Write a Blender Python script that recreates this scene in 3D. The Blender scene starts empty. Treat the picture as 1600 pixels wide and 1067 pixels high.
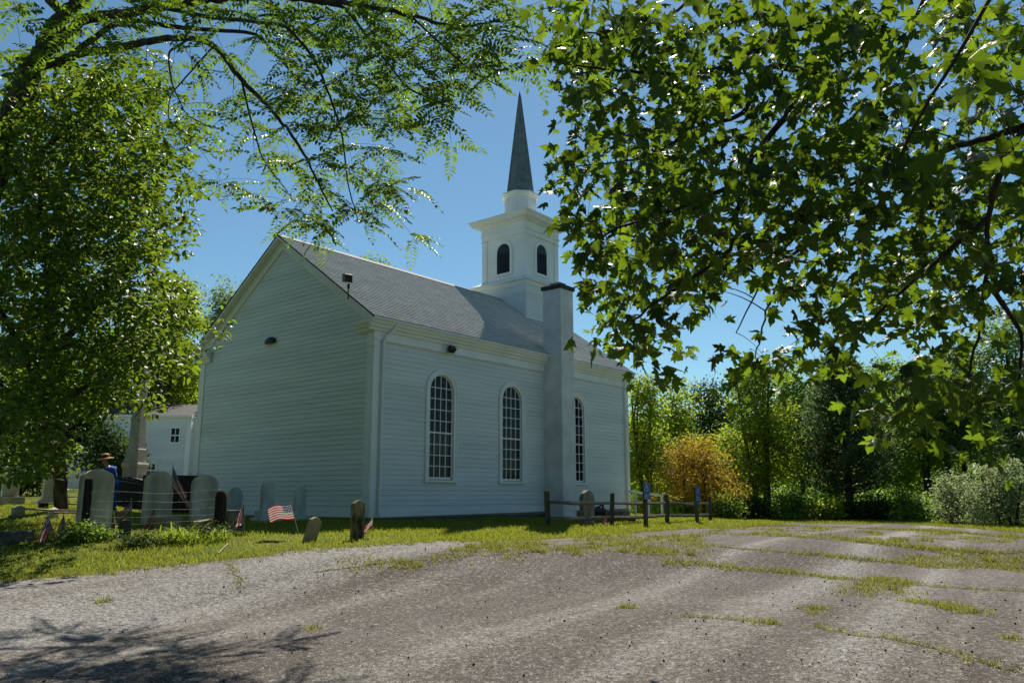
import bpy, math, random
import numpy as np
from mathutils import Vector, Matrix, Euler

rng = np.random.default_rng(7)
random.seed(7)
S = bpy.context.scene
COL = S.collection
PI = math.pi

# ------------------------------------------------------------------ camera
CAM = np.array([-13.3688, -15.3869, 0.4923])
YAW, PITCH, ROLL, FPX = 0.6825, 0.1901, -0.002, 1254.78
fw = np.array([math.cos(YAW) * math.cos(PITCH), math.sin(YAW) * math.cos(PITCH), math.sin(PITCH)])
r0 = np.array([math.sin(YAW), -math.cos(YAW), 0.0])
u0 = np.cross(r0, fw)
rt = math.cos(ROLL) * r0 + math.sin(ROLL) * u0
up = -math.sin(ROLL) * r0 + math.cos(ROLL) * u0
cd = bpy.data.cameras.new('camera')
cam = bpy.data.objects.new('camera', cd)
COL.objects.link(cam)
M = Matrix(((rt[0], up[0], -fw[0], CAM[0]), (rt[1], up[1], -fw[1], CAM[1]), (rt[2], up[2], -fw[2], CAM[2]), (0, 0, 0, 1)))
cam.matrix_world = M
cd.sensor_width = 36.0
cd.lens = FPX * 36.0 / 1600.0
cd.clip_start = 0.05
cd.clip_end = 3000
S.camera = cam

# ------------------------------------------------------------------ light
SUN = np.array([0.73, 0.465, 1.0])
SUN /= np.linalg.norm(SUN)
ELEV = math.asin(SUN[2])
AZ = math.atan2(SUN[1], SUN[0])
w = bpy.data.worlds.new('World')
S.world = w
w.use_nodes = True
nt = w.node_tree
nt.nodes.clear()
sky = nt.nodes.new('ShaderNodeTexSky')
sky.sky_type = 'NISHITA'
sky.sun_disc = False
sky.sun_elevation = ELEV
sky.sun_rotation = PI / 2 - AZ
sky.altitude = 0
sky.air_density = 1.0
sky.dust_density = 0.15
sky.ozone_density = 3.0
bg = nt.nodes.new('ShaderNodeBackground')
bg.inputs['Strength'].default_value = 0.066
wo = nt.nodes.new('ShaderNodeOutputWorld')
tint = nt.nodes.new('ShaderNodeMix'); tint.data_type = 'RGBA'; tint.blend_type = 'MULTIPLY'
tint.inputs[0].default_value = 1.0
tint.inputs[7].default_value = (0.82, 1.06, 1.04, 1)
nt.links.new(sky.outputs[0], tint.inputs[6])
nt.links.new(tint.outputs[2], bg.inputs[0])
nt.links.new(bg.outputs[0], wo.inputs[0])
sl = bpy.data.lights.new('sun', 'SUN')
sl.energy = 5.0
sl.angle = math.radians(0.5)
sl.color = (1.0, 0.94, 0.83)
so = bpy.data.objects.new('sun', sl)
COL.objects.link(so)
so.rotation_euler = Vector(-SUN).to_track_quat('-Z', 'Y').to_euler()
S.view_settings.view_transform = 'Standard'
S.view_settings.look = 'None'
S.view_settings.gamma = 1.0
S.view_settings.exposure = 0.5
S.view_settings.use_curve_mapping = False
S.cycles.max_bounces = 8
S.cycles.transparent_max_bounces = 8

# ------------------------------------------------------------------ helpers: picture <-> place
def ray(px, py):
    return fw + rt * (px - 800.0) / FPX - up * (py - 533.5) / FPX

def pix(px, py, d):
    return CAM + ray(px, py) * d

def project(P):
    d = np.asarray(P, float) - CAM
    z = d @ fw
    return 800 + FPX * (d @ rt) / z, 533.5 - FPX * (d @ up) / z, z

# ground heights known at places: (x, y, height)
KN = []
for px, py, d in [(0, 910, 11), (150, 895, 11.6), (300, 880, 12.3), (450, 862, 13), (588, 851, 13.7), (700, 846, 15), (790, 846, 16.1), (870, 842, 17.5), (930, 838, 18.6),
                  (1100, 826, 24), (1250, 817, 30), (1400, 818, 29), (1600, 832, 22), (1000, 950, 10), (1500, 950, 10), (300, 980, 9), (856, 825, 20.6), (954, 821, 22.3),
                  (1040, 816, 26), (1108, 814, 28), (150, 832, 14), (245, 815, 17), (320, 815, 17.5), (418, 815, 18.5), (469, 815, 19.5),
                  (486, 845, 14.1), (560, 840, 14.4), (15, 788, 21), (82, 785, 23), (700, 940, 10.5), (345, 829, 15), (420, 829, 15), (480, 829, 15.1), (560, 829, 15.6), (650, 825, 17.4),
                  (720, 822, 19.2), (780, 823, 19.8)]:
    KN.append(pix(px, py, d))
for ang in np.linspace(0, 2 * PI, 8, endpoint=False):
    KN.append(np.array([CAM[0] + 4 * math.cos(ang), CAM[1] + 4 * math.sin(ang), -1.06]))
KN.append(np.array([CAM[0], CAM[1], -1.06]))
for x, y in [(0, 0), (2, 0), (4, 0), (6, 0), (8, 0), (10, 0), (12.3, 0), (0, 2), (0, 4), (0, 6), (0, 8.2), (6, 8.2), (12, 8.2), (12.3, 4)]:
    KN.append(np.array([x, y, -0.06 - 0.012 * x]))
for px, d, h in [(250, 40, 0.9), (120, 40, 0.9), (0, 38, 0.8), (-300, 36, 0.7), (-200, 18, 0.1), (-400, 10, -0.7), (250, 60, 1.2),
                 (1100, 50, -0.6), (1300, 50, -0.6), (1500, 50, -0.6), (1800, 40, -0.6), (1250, 36, -0.5), (1500, 32, -0.5),
                 (800, 70, -0.2), (250, 28, 0.55)]:
    p = pix(px, 775, d)
    KN.append(np.array([p[0], p[1], h]))
KN = np.array(KN)

def G(x, y):
    x = np.asarray(x, float); y = np.asarray(y, float)
    shp = x.shape
    P = np.stack([x.ravel(), y.ravel()], 1)
    out = np.empty(len(P))
    for i in range(0, len(P), 20000):
        q = P[i:i + 20000]
        d2 = ((q[:, None, :] - KN[None, :, :2]) ** 2).sum(2)
        hh = 1.5 + 0.05 * np.sqrt(((q - CAM[:2]) ** 2).sum(1))
        k = np.exp(-(d2 - d2.min(1)[:, None]) / (2 * hh[:, None] ** 2)) / (d2 + 1.6)
        out[i:i + 20000] = (k * KN[None, :, 2]).sum(1) / k.sum(1)
    return out.reshape(shp) if shp else float(out[0])

def gp(px, py, dmax=60):
    """where the ray through a point of the picture meets the ground"""
    v = ray(px, py)
    t = np.linspace(4, dmax, 1500)
    Q = CAM[None] + v[None] * t[:, None]
    g = G(Q[:, 0], Q[:, 1])
    i = np.argmax(Q[:, 2] <= g)
    if Q[i, 2] > g[i]:
        i = len(t) - 1
    P = Q[i].copy(); P[2] = g[i]
    return P

def gd(px, d):
    """ground point in the column px at depth d"""
    p = pix(px, 775, d)
    p[2] = G(p[0], p[1])
    return p

def depth(P):
    return float((np.asarray(P) - CAM) @ fw)

# ------------------------------------------------------------------ helpers: objects
ORG = {}

def tag(o, label=None, cat=None, group=None, kind=None):
    if label: o['label'] = label
    if cat: o['category'] = cat
    if group: o['group'] = group
    if kind: o['kind'] = kind
    return o

def thing(name, loc, label, cat, group=None):
    o = bpy.data.objects.new(name, None)
    o.empty_display_size = 0.2
    COL.objects.link(o)
    o.location = [float(v) for v in loc]
    ORG[o.name] = np.array(loc, float)
    return tag(o, label, cat, group)

def link(name, me, parent=None, kind=None):
    o = bpy.data.objects.new(name, me)
    COL.objects.link(o)
    if parent is not None:
        o.parent = parent
        ORG[o.name] = ORG[parent.name]
    else:
        ORG[o.name] = np.zeros(3)
    if kind: o['kind'] = kind
    return o

class MB:
    """collects polygons in world coordinates; build() links them as ONE mesh object"""
    def __init__(s):
        s.v = []; s.f = []
    def poly(s, pts):
        n = len(s.v)
        s.v.extend([tuple(float(c) for c in p) for p in pts]); s.f.append(list(range(n, n + len(pts))))
        return s
    def add(s, V, F):
        n = len(s.v)
        s.v.extend([tuple(float(c) for c in p) for p in V]); s.f.extend([[n + i for i in f] for f in F])
        return s
    def box(s, x0, x1, y0, y1, z0, z1):
        return s.add([(x0, y0, z0), (x1, y0, z0), (x1, y1, z0), (x0, y1, z0), (x0, y0, z1), (x1, y0, z1), (x1, y1, z1), (x0, y1, z1)],
                     [(3, 2, 1, 0), (4, 5, 6, 7), (0, 1, 5, 4), (1, 2, 6, 5), (2, 3, 7, 6), (3, 0, 4, 7)])
    def hexa(s, A):
        return s.add(A, [(3, 2, 1, 0), (4, 5, 6, 7), (0, 1, 5, 4), (1, 2, 6, 5), (2, 3, 7, 6), (3, 0, 4, 7)])
    def obox(s, c, ax, ay, az):
        c, ax, ay, az = map(np.asarray, (c, ax, ay, az))
        return s.hexa([c - ax - ay - az, c + ax - ay - az, c + ax + ay - az, c - ax + ay - az, c - ax - ay + az, c + ax - ay + az, c + ax + ay + az, c - ax + ay + az])
    def tube(s, pts, rad, n=6, cap=True):
        V, F = tube_arrays(pts, rad, n)
        F = [list(f) for f in F]
        if cap:
            F.append(list(range(n))[::-1]); m = len(pts); F.append(list(range((m - 1) * n, m * n)))
        return s.add(V, F)
    def loft(s, rings, cap=True):
        n = len(rings[0]); V = [p for r in rings for p in r]; F = []
        for k in range(len(rings) - 1):
            for i in range(n):
                j = (i + 1) % n
                F.append((k * n + i, k * n + j, (k + 1) * n + j, (k + 1) * n + i))
        if cap:
            F.append(list(range(n))[::-1]); F.append([(len(rings) - 1) * n + i for i in range(n)])
        return s.add(V, F)
    def mesh(s, name, mat, off=(0, 0, 0), bevel=0):
        me = bpy.data.meshes.new(name)
        V = np.array(s.v) - np.asarray(off)
        me.from_pydata(V.tolist(), [], s.f)
        me.update()
        if mat: me.materials.append(mat)
        return me
    def build(s, name, mat, parent=None, kind=None, bevel=0.0, smooth=False):
        off = ORG[parent.name] if parent is not None else (0, 0, 0)
        me = s.mesh(name, mat, off)
        if smooth: me.shade_smooth()
        o = link(name, me, parent, kind)
        if bevel:
            m = o.modifiers.new('bevel', 'BEVEL'); m.width = bevel; m.segments = 2; m.limit_method = 'ANGLE'
        return o

def tube_arrays(pts, rad, n=6):
    P = np.asarray(pts, float); m = len(P)
    R = np.broadcast_to(np.asarray(rad, float), (m,))
    T = np.gradient(P, axis=0); T /= np.linalg.norm(T, axis=1)[:, None] + 1e-9
    a = np.array([0, 0, 1.0]) if abs(T[0, 2]) < 0.9 else np.array([1.0, 0, 0])
    V = []
    N = np.cross(T[0], a); N /= np.linalg.norm(N)
    ang = np.arange(n) * 2 * PI / n
    for i in range(m):
        N = N - T[i] * (N @ T[i]); N /= np.linalg.norm(N) + 1e-9
        B = np.cross(T[i], N)
        V.append(P[i] + R[i] * (np.cos(ang)[:, None] * N + np.sin(ang)[:, None] * B))
    V = np.concatenate(V)
    F = []
    for k in range(m - 1):
        for i in range(n):
            j = (i + 1) % n
            F.append((k * n + i, k * n + j, (k + 1) * n + j, (k + 1) * n + i))
    return V, np.array(F)

def fastmesh(name, V, F, mat, parent=None, kind=None, smooth=False, mats=None, midx=None):
    """V (n,3), F a list of (m,k) index arrays"""
    me = bpy.data.meshes.new(name)
    off = ORG[parent.name] if parent is not None else np.zeros(3)
    V = np.asarray(V, np.float32) - off.astype(np.float32)
    if not isinstance(F, list): F = [F]
    nl = sum(f.size for f in F); nf = sum(len(f) for f in F)
    me.vertices.add(len(V)); me.vertices.foreach_set('co', V.ravel())
    me.loops.add(nl); me.loops.foreach_set('vertex_index', np.concatenate([f.ravel() for f in F]).astype(np.int32))
    me.polygons.add(nf)
    tot = np.concatenate([np.full(len(f), f.shape[1]) for f in F]).astype(np.int32)
    st = np.concatenate([[0], np.cumsum(tot)[:-1]]).astype(np.int32)
    me.polygons.foreach_set('loop_start', st)
    try: me.polygons.foreach_set('loop_total', tot)
    except Exception: pass
    me.update(calc_edges=True)
    me.validate()
    for mm in (mats or [mat]): me.materials.append(mm)
    if midx is not None: me.polygons.foreach_set('material_index', midx.astype(np.int32))
    if smooth: me.shade_smooth()
    return link(name, me, parent, kind)

# ------------------------------------------------------------------ helpers: materials
def newmat(name):
    m = bpy.data.materials.new(name); m.use_nodes = True
    nt = m.node_tree; nt.nodes.clear()
    out = nt.nodes.new('ShaderNodeOutputMaterial')
    b = nt.nodes.new('ShaderNodeBsdfPrincipled')
    nt.links.new(b.outputs[0], out.inputs[0])
    return m, nt, b, out

def noise(nt, scale, detail=4, vec=None, rough=0.55):
    n = nt.nodes.new('ShaderNodeTexNoise')
    n.inputs['Scale'].default_value = scale; n.inputs['Detail'].default_value = detail; n.inputs['Roughness'].default_value = rough
    if vec is not None: nt.links.new(vec, n.inputs['Vector'])
    return n.outputs['Fac']

def ramp(nt, fac, stops):
    r = nt.nodes.new('ShaderNodeValToRGB')
    el = r.color_ramp.elements
    while len(el) < len(stops): el.new(0.5)
    for e, (p, c) in zip(el, stops):
        e.position = p; e.color = (c[0], c[1], c[2], 1)
    nt.links.new(fac, r.inputs[0])
    return r.outputs[0]

def mixc(nt, fac, a, b, mode='MIX'):
    m = nt.nodes.new('ShaderNodeMix'); m.data_type = 'RGBA'; m.blend_type = mode
    for sock, v in ((m.inputs[0], fac), (m.inputs[6], a), (m.inputs[7], b)):
        if hasattr(v, 'type') and hasattr(v, 'is_output'): nt.links.new(v, sock)
        elif isinstance(v, (int, float)): sock.default_value = v
        else: sock.default_value = (v[0], v[1], v[2], 1)
    return m.outputs[2]

def math_(nt, op, a, b=None):
    m = nt.nodes.new('ShaderNodeMath'); m.operation = op
    for i, v in enumerate((a, b)):
        if v is None: continue
        if isinstance(v, (int, float)): m.inputs[i].default_value = v
        else: nt.links.new(v, m.inputs[i])
    return m.outputs[0]

def position(nt, scale=(1, 1, 1), rotz=0.0):
    g = nt.nodes.new('ShaderNodeNewGeometry')
    mp = nt.nodes.new('ShaderNodeMapping'); mp.vector_type = 'POINT'
    mp.inputs['Rotation'].default_value = (0, 0, rotz); mp.inputs['Scale'].default_value = scale
    nt.links.new(g.outputs['Position'], mp.inputs['Vector'])
    return mp.outputs[0]

def bump(nt, b, h, strength=0.3, dist=0.02):
    n = nt.nodes.new('ShaderNodeBump'); n.inputs['Strength'].default_value = strength; n.inputs['Distance'].default_value = dist
    nt.links.new(h, n.inputs['Height']); nt.links.new(n.outputs[0], b.inputs['Normal'])

def surf(name, c1, c2, scale=3.0, rough=0.7, bs=0.2, bd=0.01, bscale=None, spec=0.4, stretch=(1, 1, 1), metal=0.0, lo=0.35, hi=0.7):
    m, nt, b, out = newmat(name)
    v = position(nt, stretch)
    f = noise(nt, scale, 5, v)
    nt.links.new(ramp(nt, f, [(lo, c1), (hi, c2)]), b.inputs['Base Color'])
    b.inputs['Roughness'].default_value = rough
    b.inputs['Specular IOR Level'].default_value = spec
    b.inputs['Metallic'].default_value = metal
    if bs: bump(nt, b, noise(nt, bscale or scale * 6, 4, v), bs, bd)
    return m

def leafmat(name, dark, light, trans, tf=0.45, rough=0.4, spec=0.45, bumpy=0, lo_=0.6):
    m, nt, b, out = newmat(name)
    g = nt.nodes.new('ShaderNodeNewGeometry')
    rnd = g.outputs['Random Per Island']
    col = ramp(nt, rnd, [(0.0, dark), (1.0, light)])
    big = noise(nt, 0.9, 2, position(nt))
    col = mixc(nt, math_(nt, 'MULTIPLY', big, 0.45), col, light)
    nt.links.new(col, b.inputs['Base Color'])
    b.inputs['Roughness'].default_value = rough; b.inputs['Specular IOR Level'].default_value = spec
    if bumpy: bump(nt, b, noise(nt, bumpy, 2, position(nt)), 0.6, 0.02)
    t = nt.nodes.new('ShaderNodeBsdfTranslucent')
    tc = ramp(nt, rnd, [(0.0, [c * lo_ for c in trans]), (1.0, trans)])
    nt.links.new(tc, t.inputs['Color'])
    mx = nt.nodes.new('ShaderNodeMixShader'); mx.inputs[0].default_value = tf
    nt.links.new(b.outputs[0], mx.inputs[1]); nt.links.new(t.outputs[0], mx.inputs[2])
    nt.links.new(mx.outputs[0], out.inputs[0])
    return m

WHITE = surf('white_paint', (0.70, 0.72, 0.70), (0.82, 0.83, 0.81), 1.3, 0.5, 0.08, 0.004, 30, 0.4, lo=0.25, hi=0.6)
BOARD = surf('white_clapboard_paint', (0.58, 0.61, 0.59), (0.74, 0.76, 0.74), 0.8, 0.55, 0.1, 0.004, 25, 0.4, (0.25, 0.25, 3.0), lo=0.25, hi=0.62)
STUCCO = surf('white_stucco', (0.56, 0.57, 0.55), (0.78, 0.78, 0.75), 1.4, 0.8, 0.3, 0.006, 40, 0.3)
DARKCAP = surf('dark_brick_cap', (0.03, 0.02, 0.025), (0.07, 0.045, 0.045), 8, 0.8, 0.4, 0.01)
CLAYFLUE = surf('clay_flue', (0.25, 0.18, 0.14), (0.38, 0.28, 0.22), 5, 0.8)
LOUVER = surf('dark_green_louver_paint', (0.004, 0.012, 0.014), (0.012, 0.028, 0.032), 3, 0.5)
BLACKMETAL = surf('dark_bronze_metal', (0.01, 0.01, 0.012), (0.03, 0.03, 0.033), 4, 0.45, 0.05)
FOUND = surf('fieldstone_foundation', (0.04, 0.04, 0.04), (0.16, 0.15, 0.14), 2.5, 0.9, 0.7, 0.03)
INTERIOR = surf('plaster_interior', (0.20, 0.18, 0.15), (0.3, 0.27, 0.23), 1, 0.9, 0)
SHADE = surf('roller_shade_cloth', (0.22, 0.17, 0.14), (0.30, 0.24, 0.20), 2, 0.8, 0)
GRANITE = surf('grey_granite', (0.27, 0.245, 0.205), (0.40, 0.365, 0.31), 6, 0.85, 0.25, 0.006, 60)
MARBLE = surf('weathered_marble', (0.36, 0.315, 0.23), (0.72, 0.655, 0.52), 3.2, 0.8, 0.3, 0.006, 40, 0.3, (1, 1, 0.35))
GREYST = surf('greyed_limestone', (0.15, 0.14, 0.11), (0.34, 0.31, 0.25), 4, 0.85, 0.3, 0.006, 40, 0.25, (1, 1, 0.4))
MARBLEW = surf('pale_marble', (0.40, 0.42, 0.42), (0.62, 0.63, 0.62), 3.0, 0.7, 0.2, 0.004, 30, 0.3, (1, 1, 0.4))
MOSSY = surf('lichened_sandstone', (0.035, 0.032, 0.018), (0.30, 0.26, 0.15), 4.0, 0.95, 0.5, 0.01, 40, 0.2, (1, 1, 0.5), lo=0.4, hi=0.62)
TANSTONE = surf('tan_sandstone', (0.27, 0.21, 0.12), (0.42, 0.33, 0.20), 5, 0.9, 0.3, 0.006)
SLATE = surf('dark_slate', (0.028, 0.026, 0.022), (0.07, 0.062, 0.05), 4, 0.8, 0.3, 0.006)
ROUGHST = surf('rough_grey_stone', (0.07, 0.065, 0.055), (0.22, 0.20, 0.17), 9, 0.95, 0.8, 0.02)
OLDWOOD = surf('weathered_fence_wood', (0.05, 0.043, 0.036), (0.17, 0.15, 0.125), 4, 0.9, 0.6, 0.012, 18, 0.2, (6, 6, 0.7))
RAILWOOD = surf('weathered_rail_wood', (0.07, 0.06, 0.05), (0.25, 0.22, 0.18), 5, 0.9, 0.6, 0.012, 18, 0.2, (0.6, 1.6, 8))
DARKWOOD = surf('dark_rotten_wood', (0.015, 0.012, 0.009), (0.06, 0.048, 0.036), 5, 0.95, 0.8, 0.015, 20, 0.2, (6, 6, 0.6))
DEADSTICK = surf('bleached_dead_wood', (0.30, 0.27, 0.22), (0.5, 0.46, 0.38), 6, 0.9)
WIRE = surf('galvanised_wire', (0.14, 0.13, 0.12), (0.32, 0.31, 0.29), 6, 0.5, 0, metal=0.4)
RUSTPIPE = surf('painted_iron_pipe', (0.30, 0.20, 0.17), (0.50, 0.42, 0.38), 5, 0.6, 0.1)
BARK = surf('grey_brown_bark', (0.035, 0.028, 0.022), (0.12, 0.10, 0.08), 3, 0.95, 0.9, 0.03, 12, 0.2, (3, 3, 0.6))
TWIG = surf('dark_twig_bark', (0.025, 0.018, 0.014), (0.07, 0.055, 0.042), 8, 0.9, 0.3)
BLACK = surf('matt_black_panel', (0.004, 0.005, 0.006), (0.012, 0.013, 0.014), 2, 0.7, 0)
STICK = surf('pale_dowel', (0.35, 0.30, 0.22), (0.5, 0.44, 0.34), 8, 0.7, 0)
SIGNBLUE = surf('blue_sign_enamel', (0.010, 0.06, 0.27), (0.014, 0.075, 0.31), 3, 0.4, 0)
SIGNWHITE = surf('white_sign_print', (0.55, 0.6, 0.68), (0.62, 0.66, 0.72), 3, 0.4, 0)

def glass_mat():
    m, nt, b, out = newmat('old_window_glass')
    b.inputs['Base Color'].default_value = (0.006, 0.008, 0.008, 1); b.inputs['Roughness'].default_value = 0.04
    b.inputs['Specular IOR Level'].default_value = 0.5
    t = nt.nodes.new('ShaderNodeBsdfTransparent'); t.inputs[0].default_value = (0.75, 0.8, 0.78, 1)
    mx = nt.nodes.new('ShaderNodeMixShader'); mx.inputs[0].default_value = 0.6
    nt.links.new(b.outputs[0], mx.inputs[1]); nt.links.new(t.outputs[0], mx.inputs[2]); nt.links.new(mx.outputs[0], out.inputs[0])
    bump(nt, b, noise(nt, 2.5, 2, position(nt)), 0.1, 0.02)
    return m
GLASS = glass_mat()

def shingle_mat(name, c1, c2, cols=1.0, mottle=1.0):
    m, nt, b, out = newmat(name)
    v = position(nt)
    f = noise(nt, 1.1 * mottle, 6, v, 0.65); f2 = noise(nt, 26, 3, v)
    g = nt.nodes.new('ShaderNodeNewGeometry')
    c = ramp(nt, f, [(0.3, c1), (0.7, c2)])
    c = mixc(nt, math_(nt, 'MULTIPLY', f2, 0.4), c, [x * 0.75 for x in c1])
    c = mixc(nt, math_(nt, 'MULTIPLY', g.outputs['Random Per Island'], 0.45), c, [x * 1.35 for x in c2])
    nt.links.new(c, b.inputs['Base Color']); b.inputs['Roughness'].default_value = 0.9; b.inputs['Specular IOR Level'].default_value = 0.25
    bump(nt, b, noise(nt, 90, 3, v), 0.25, 0.003)
    return m
ROOF = shingle_mat('grey_asphalt_shingle', (0.38, 0.37, 0.34), (0.50, 0.485, 0.445))
SPIRE = shingle_mat('blue_grey_slate_shingle', (0.09, 0.12, 0.14), (0.20, 0.24, 0.26), mottle=2.5)

def asphalt_mat():
    m, nt, b, out = newmat('worn_asphalt')
    a = math.atan2(STREAK[1], STREAK[0])
    v = position(nt)
    vs = position(nt, (1, 1, 1), -a)
    mp = nt.nodes.new('ShaderNodeMapping'); mp.inputs['Scale'].default_value = (0.03, 1.25, 0.0)
    nt.links.new(vs, mp.inputs['Vector'])
    st = noise(nt, 1.0, 4, mp.outputs[0], 0.55)
    # worn wheel tracks and washed bands run along the lot: tone by distance across it
    sx_ = nt.nodes.new('ShaderNodeSeparateXYZ'); nt.links.new(vs, sx_.inputs[0])
    Nx = np.array([-STREAK[1], STREAK[0]])
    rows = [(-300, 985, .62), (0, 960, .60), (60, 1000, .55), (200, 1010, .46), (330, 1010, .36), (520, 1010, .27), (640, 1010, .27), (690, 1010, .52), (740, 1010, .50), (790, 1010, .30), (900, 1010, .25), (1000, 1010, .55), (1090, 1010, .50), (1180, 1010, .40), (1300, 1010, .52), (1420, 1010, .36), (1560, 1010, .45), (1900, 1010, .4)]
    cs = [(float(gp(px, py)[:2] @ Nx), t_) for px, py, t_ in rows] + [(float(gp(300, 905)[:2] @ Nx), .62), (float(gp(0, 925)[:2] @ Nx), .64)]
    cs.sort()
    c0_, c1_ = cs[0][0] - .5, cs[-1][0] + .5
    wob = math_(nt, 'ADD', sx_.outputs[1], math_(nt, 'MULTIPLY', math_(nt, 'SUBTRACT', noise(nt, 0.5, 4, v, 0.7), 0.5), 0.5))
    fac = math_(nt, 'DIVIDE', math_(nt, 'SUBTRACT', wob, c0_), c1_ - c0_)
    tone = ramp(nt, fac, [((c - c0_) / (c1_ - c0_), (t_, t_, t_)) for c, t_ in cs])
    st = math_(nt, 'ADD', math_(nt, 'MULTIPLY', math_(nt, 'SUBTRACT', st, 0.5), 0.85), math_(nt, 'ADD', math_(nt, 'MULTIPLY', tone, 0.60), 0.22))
    mott = noise(nt, 5.0, 8, v, 0.85)
    st = math_(nt, 'ADD', st, math_(nt, 'MULTIPLY', math_(nt, 'SUBTRACT', mott, 0.5), 0.55))
    c = ramp(nt, st, [(0.36, (0.088, 0.068, 0.055)), (0.46, (0.134, 0.110, 0.091)), (0.54, (0.205, 0.184, 0.160)), (0.66, (0.33, 0.318, 0.298))])
    patch = noise(nt, 0.35, 6, v, 0.65)
    c = mixc(nt, ramp(nt, patch, [(0.50, (0, 0, 0)), (0.75, (0.35, 0.35, 0.35))]), c, (0.36, 0.345, 0.33))
    fine = noise(nt, 75, 4, v, 0.85)
    c = mixc(nt, ramp(nt, fine, [(0.44, (0.9, 0.9, 0.9)), (0.54, (0, 0, 0))]), c, (0.05, 0.043, 0.038))
    vo = nt.nodes.new('ShaderNodeTexVoronoi'); vo.inputs['Scale'].default_value = 38
    nt.links.new(v, vo.inputs['Vector'])
    sp = ramp(nt, vo.outputs['Distance'], [(0.10, (1, 1, 1)), (0.22, (0, 0, 0))])
    c = mixc(nt, math_(nt, 'MULTIPLY', sp, 0.7), c, (0.62, 0.59, 0.55))
    grit = noise(nt, 7, 5, v, 0.8)
    c = mixc(nt, ramp(nt, grit, [(0.55, (0, 0, 0)), (0.75, (0.5, 0.5, 0.5))]), c, (0.10, 0.09, 0.08))
    g2 = noise(nt, 20, 3, v, 0.8)
    c = mixc(nt, ramp(nt, g2, [(0.40, (0.62, 0.62, 0.62)), (0.50, (0, 0, 0))]), c, (0.055, 0.047, 0.04))
    c = mixc(nt, ramp(nt, g2, [(0.55, (0, 0, 0)), (0.66, (0.5, 0.5, 0.5))]), c, (0.46, 0.44, 0.41))
    nt.links.new(c, b.inputs['Base Color']); b.inputs['Roughness'].default_value = 0.95; b.inputs['Specular IOR Level'].default_value = 0.2
    bump(nt, b, fine, 0.5, 0.010)
    return m
_a, _b = gp(600, 1050), gp(1000, 930)
STREAK = (_b - _a)[:2] / np.linalg.norm((_b - _a)[:2])
ASPHALT = asphalt_mat()

def lawn_mat():
    m, nt, b, out = newmat('lawn_soil_and_thatch')
    v = position(nt)
    f = noise(nt, 0.8, 6, v, 0.6); f2 = noise(nt, 14, 4, v, 0.7)
    c = ramp(nt, f, [(0.35, (0.10, 0.13, 0.018)), (0.55, (0.15, 0.175, 0.025)), (0.72, (0.24, 0.20, 0.06))])
    c = mixc(nt, ramp(nt, f2, [(0.4, (0.6, 0.6, 0.6)), (0.6, (0, 0, 0))]), c, (0.06, 0.08, 0.014))
    nt.links.new(c, b.inputs['Base Color']); b.inputs['Roughness'].default_value = 0.95; b.inputs['Specular IOR Level'].default_value = 0.1
    bump(nt, b, f2, 0.8, 0.05)
    return m
LAWN = lawn_mat()
GRASS = leafmat('grass_blade', (0.10, 0.14, 0.02), (0.22, 0.25, 0.035), (0.42, 0.46, 0.04), 0.5, 0.6, 0.2)
WEED = leafmat('yellowing_weed', (0.07, 0.11, 0.02), (0.32, 0.28, 0.09), (0.44, 0.44, 0.07), 0.42, 0.7, 0.15)
DIRT = surf('crack_dirt', (0.05, 0.038, 0.025), (0.14, 0.115, 0.06), 8, 0.95, 0.5, 0.01)
MAPLE = leafmat('maple_leaf', (0.010, 0.030, 0.010), (0.040, 0.078, 0.014), (0.30, 0.46, 0.02), 0.44, 0.44, 0.3, 30, 0.18)
PINNATE = leafmat('pinnate_leaf', (0.015, 0.040, 0.010), (0.05, 0.10, 0.018), (0.30, 0.48, 0.03), 0.46, 0.42, 0.4, 30, 0.35)
DOGWOOD = leafmat('glossy_oval_leaf', (0.018, 0.045, 0.010), (0.08, 0.13, 0.018), (0.34, 0.50, 0.03), 0.44, 0.40, 0.38, 30, 0.3)
FOL_YEL = leafmat('yellow_green_foliage', (0.08, 0.12, 0.014), (0.19, 0.23, 0.026), (0.48, 0.62, 0.05), 0.56, 0.65, 0.15)
FOL_MID = leafmat('mid_green_foliage', (0.038, 0.085, 0.020), (0.10, 0.16, 0.03), (0.36, 0.56, 0.06), 0.55, 0.6, 0.2)
FOL_DARK = leafmat('dark_green_foliage', (0.016, 0.036, 0.012), (0.045, 0.075, 0.02), (0.10, 0.18, 0.025), 0.38, 0.65, 0.15)
FOL_PALE = leafmat('pale_grey_green_foliage', (0.07, 0.12, 0.05), (0.17, 0.23, 0.10), (0.38, 0.54, 0.15), 0.52, 0.6, 0.2)
FOL_SILV = leafmat('silvery_foliage', (0.13, 0.17, 0.09), (0.28, 0.33, 0.19), (0.42, 0.52, 0.2), 0.5, 0.6, 0.2)
FOL_ORNG = leafmat('orange_foliage', (0.15, 0.12, 0.018), (0.34, 0.22, 0.03), (0.60, 0.42, 0.04), 0.5, 0.65, 0.15)
NEEDLE = leafmat('cedar_needles', (0.03, 0.055, 0.024), (0.09, 0.13, 0.055), (0.20, 0.30, 0.09), 0.45, 0.7, 0.15)
LILY = leafmat('lily_blade', (0.09, 0.17, 0.018), (0.20, 0.28, 0.035), (0.40, 0.52, 0.04), 0.48, 0.5, 0.3)
PETAL = leafmat('yellow_petal', (0.5, 0.36, 0.02), (0.7, 0.5, 0.03), (0.6, 0.45, 0.02), 0.3, 0.6, 0.2)

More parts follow.
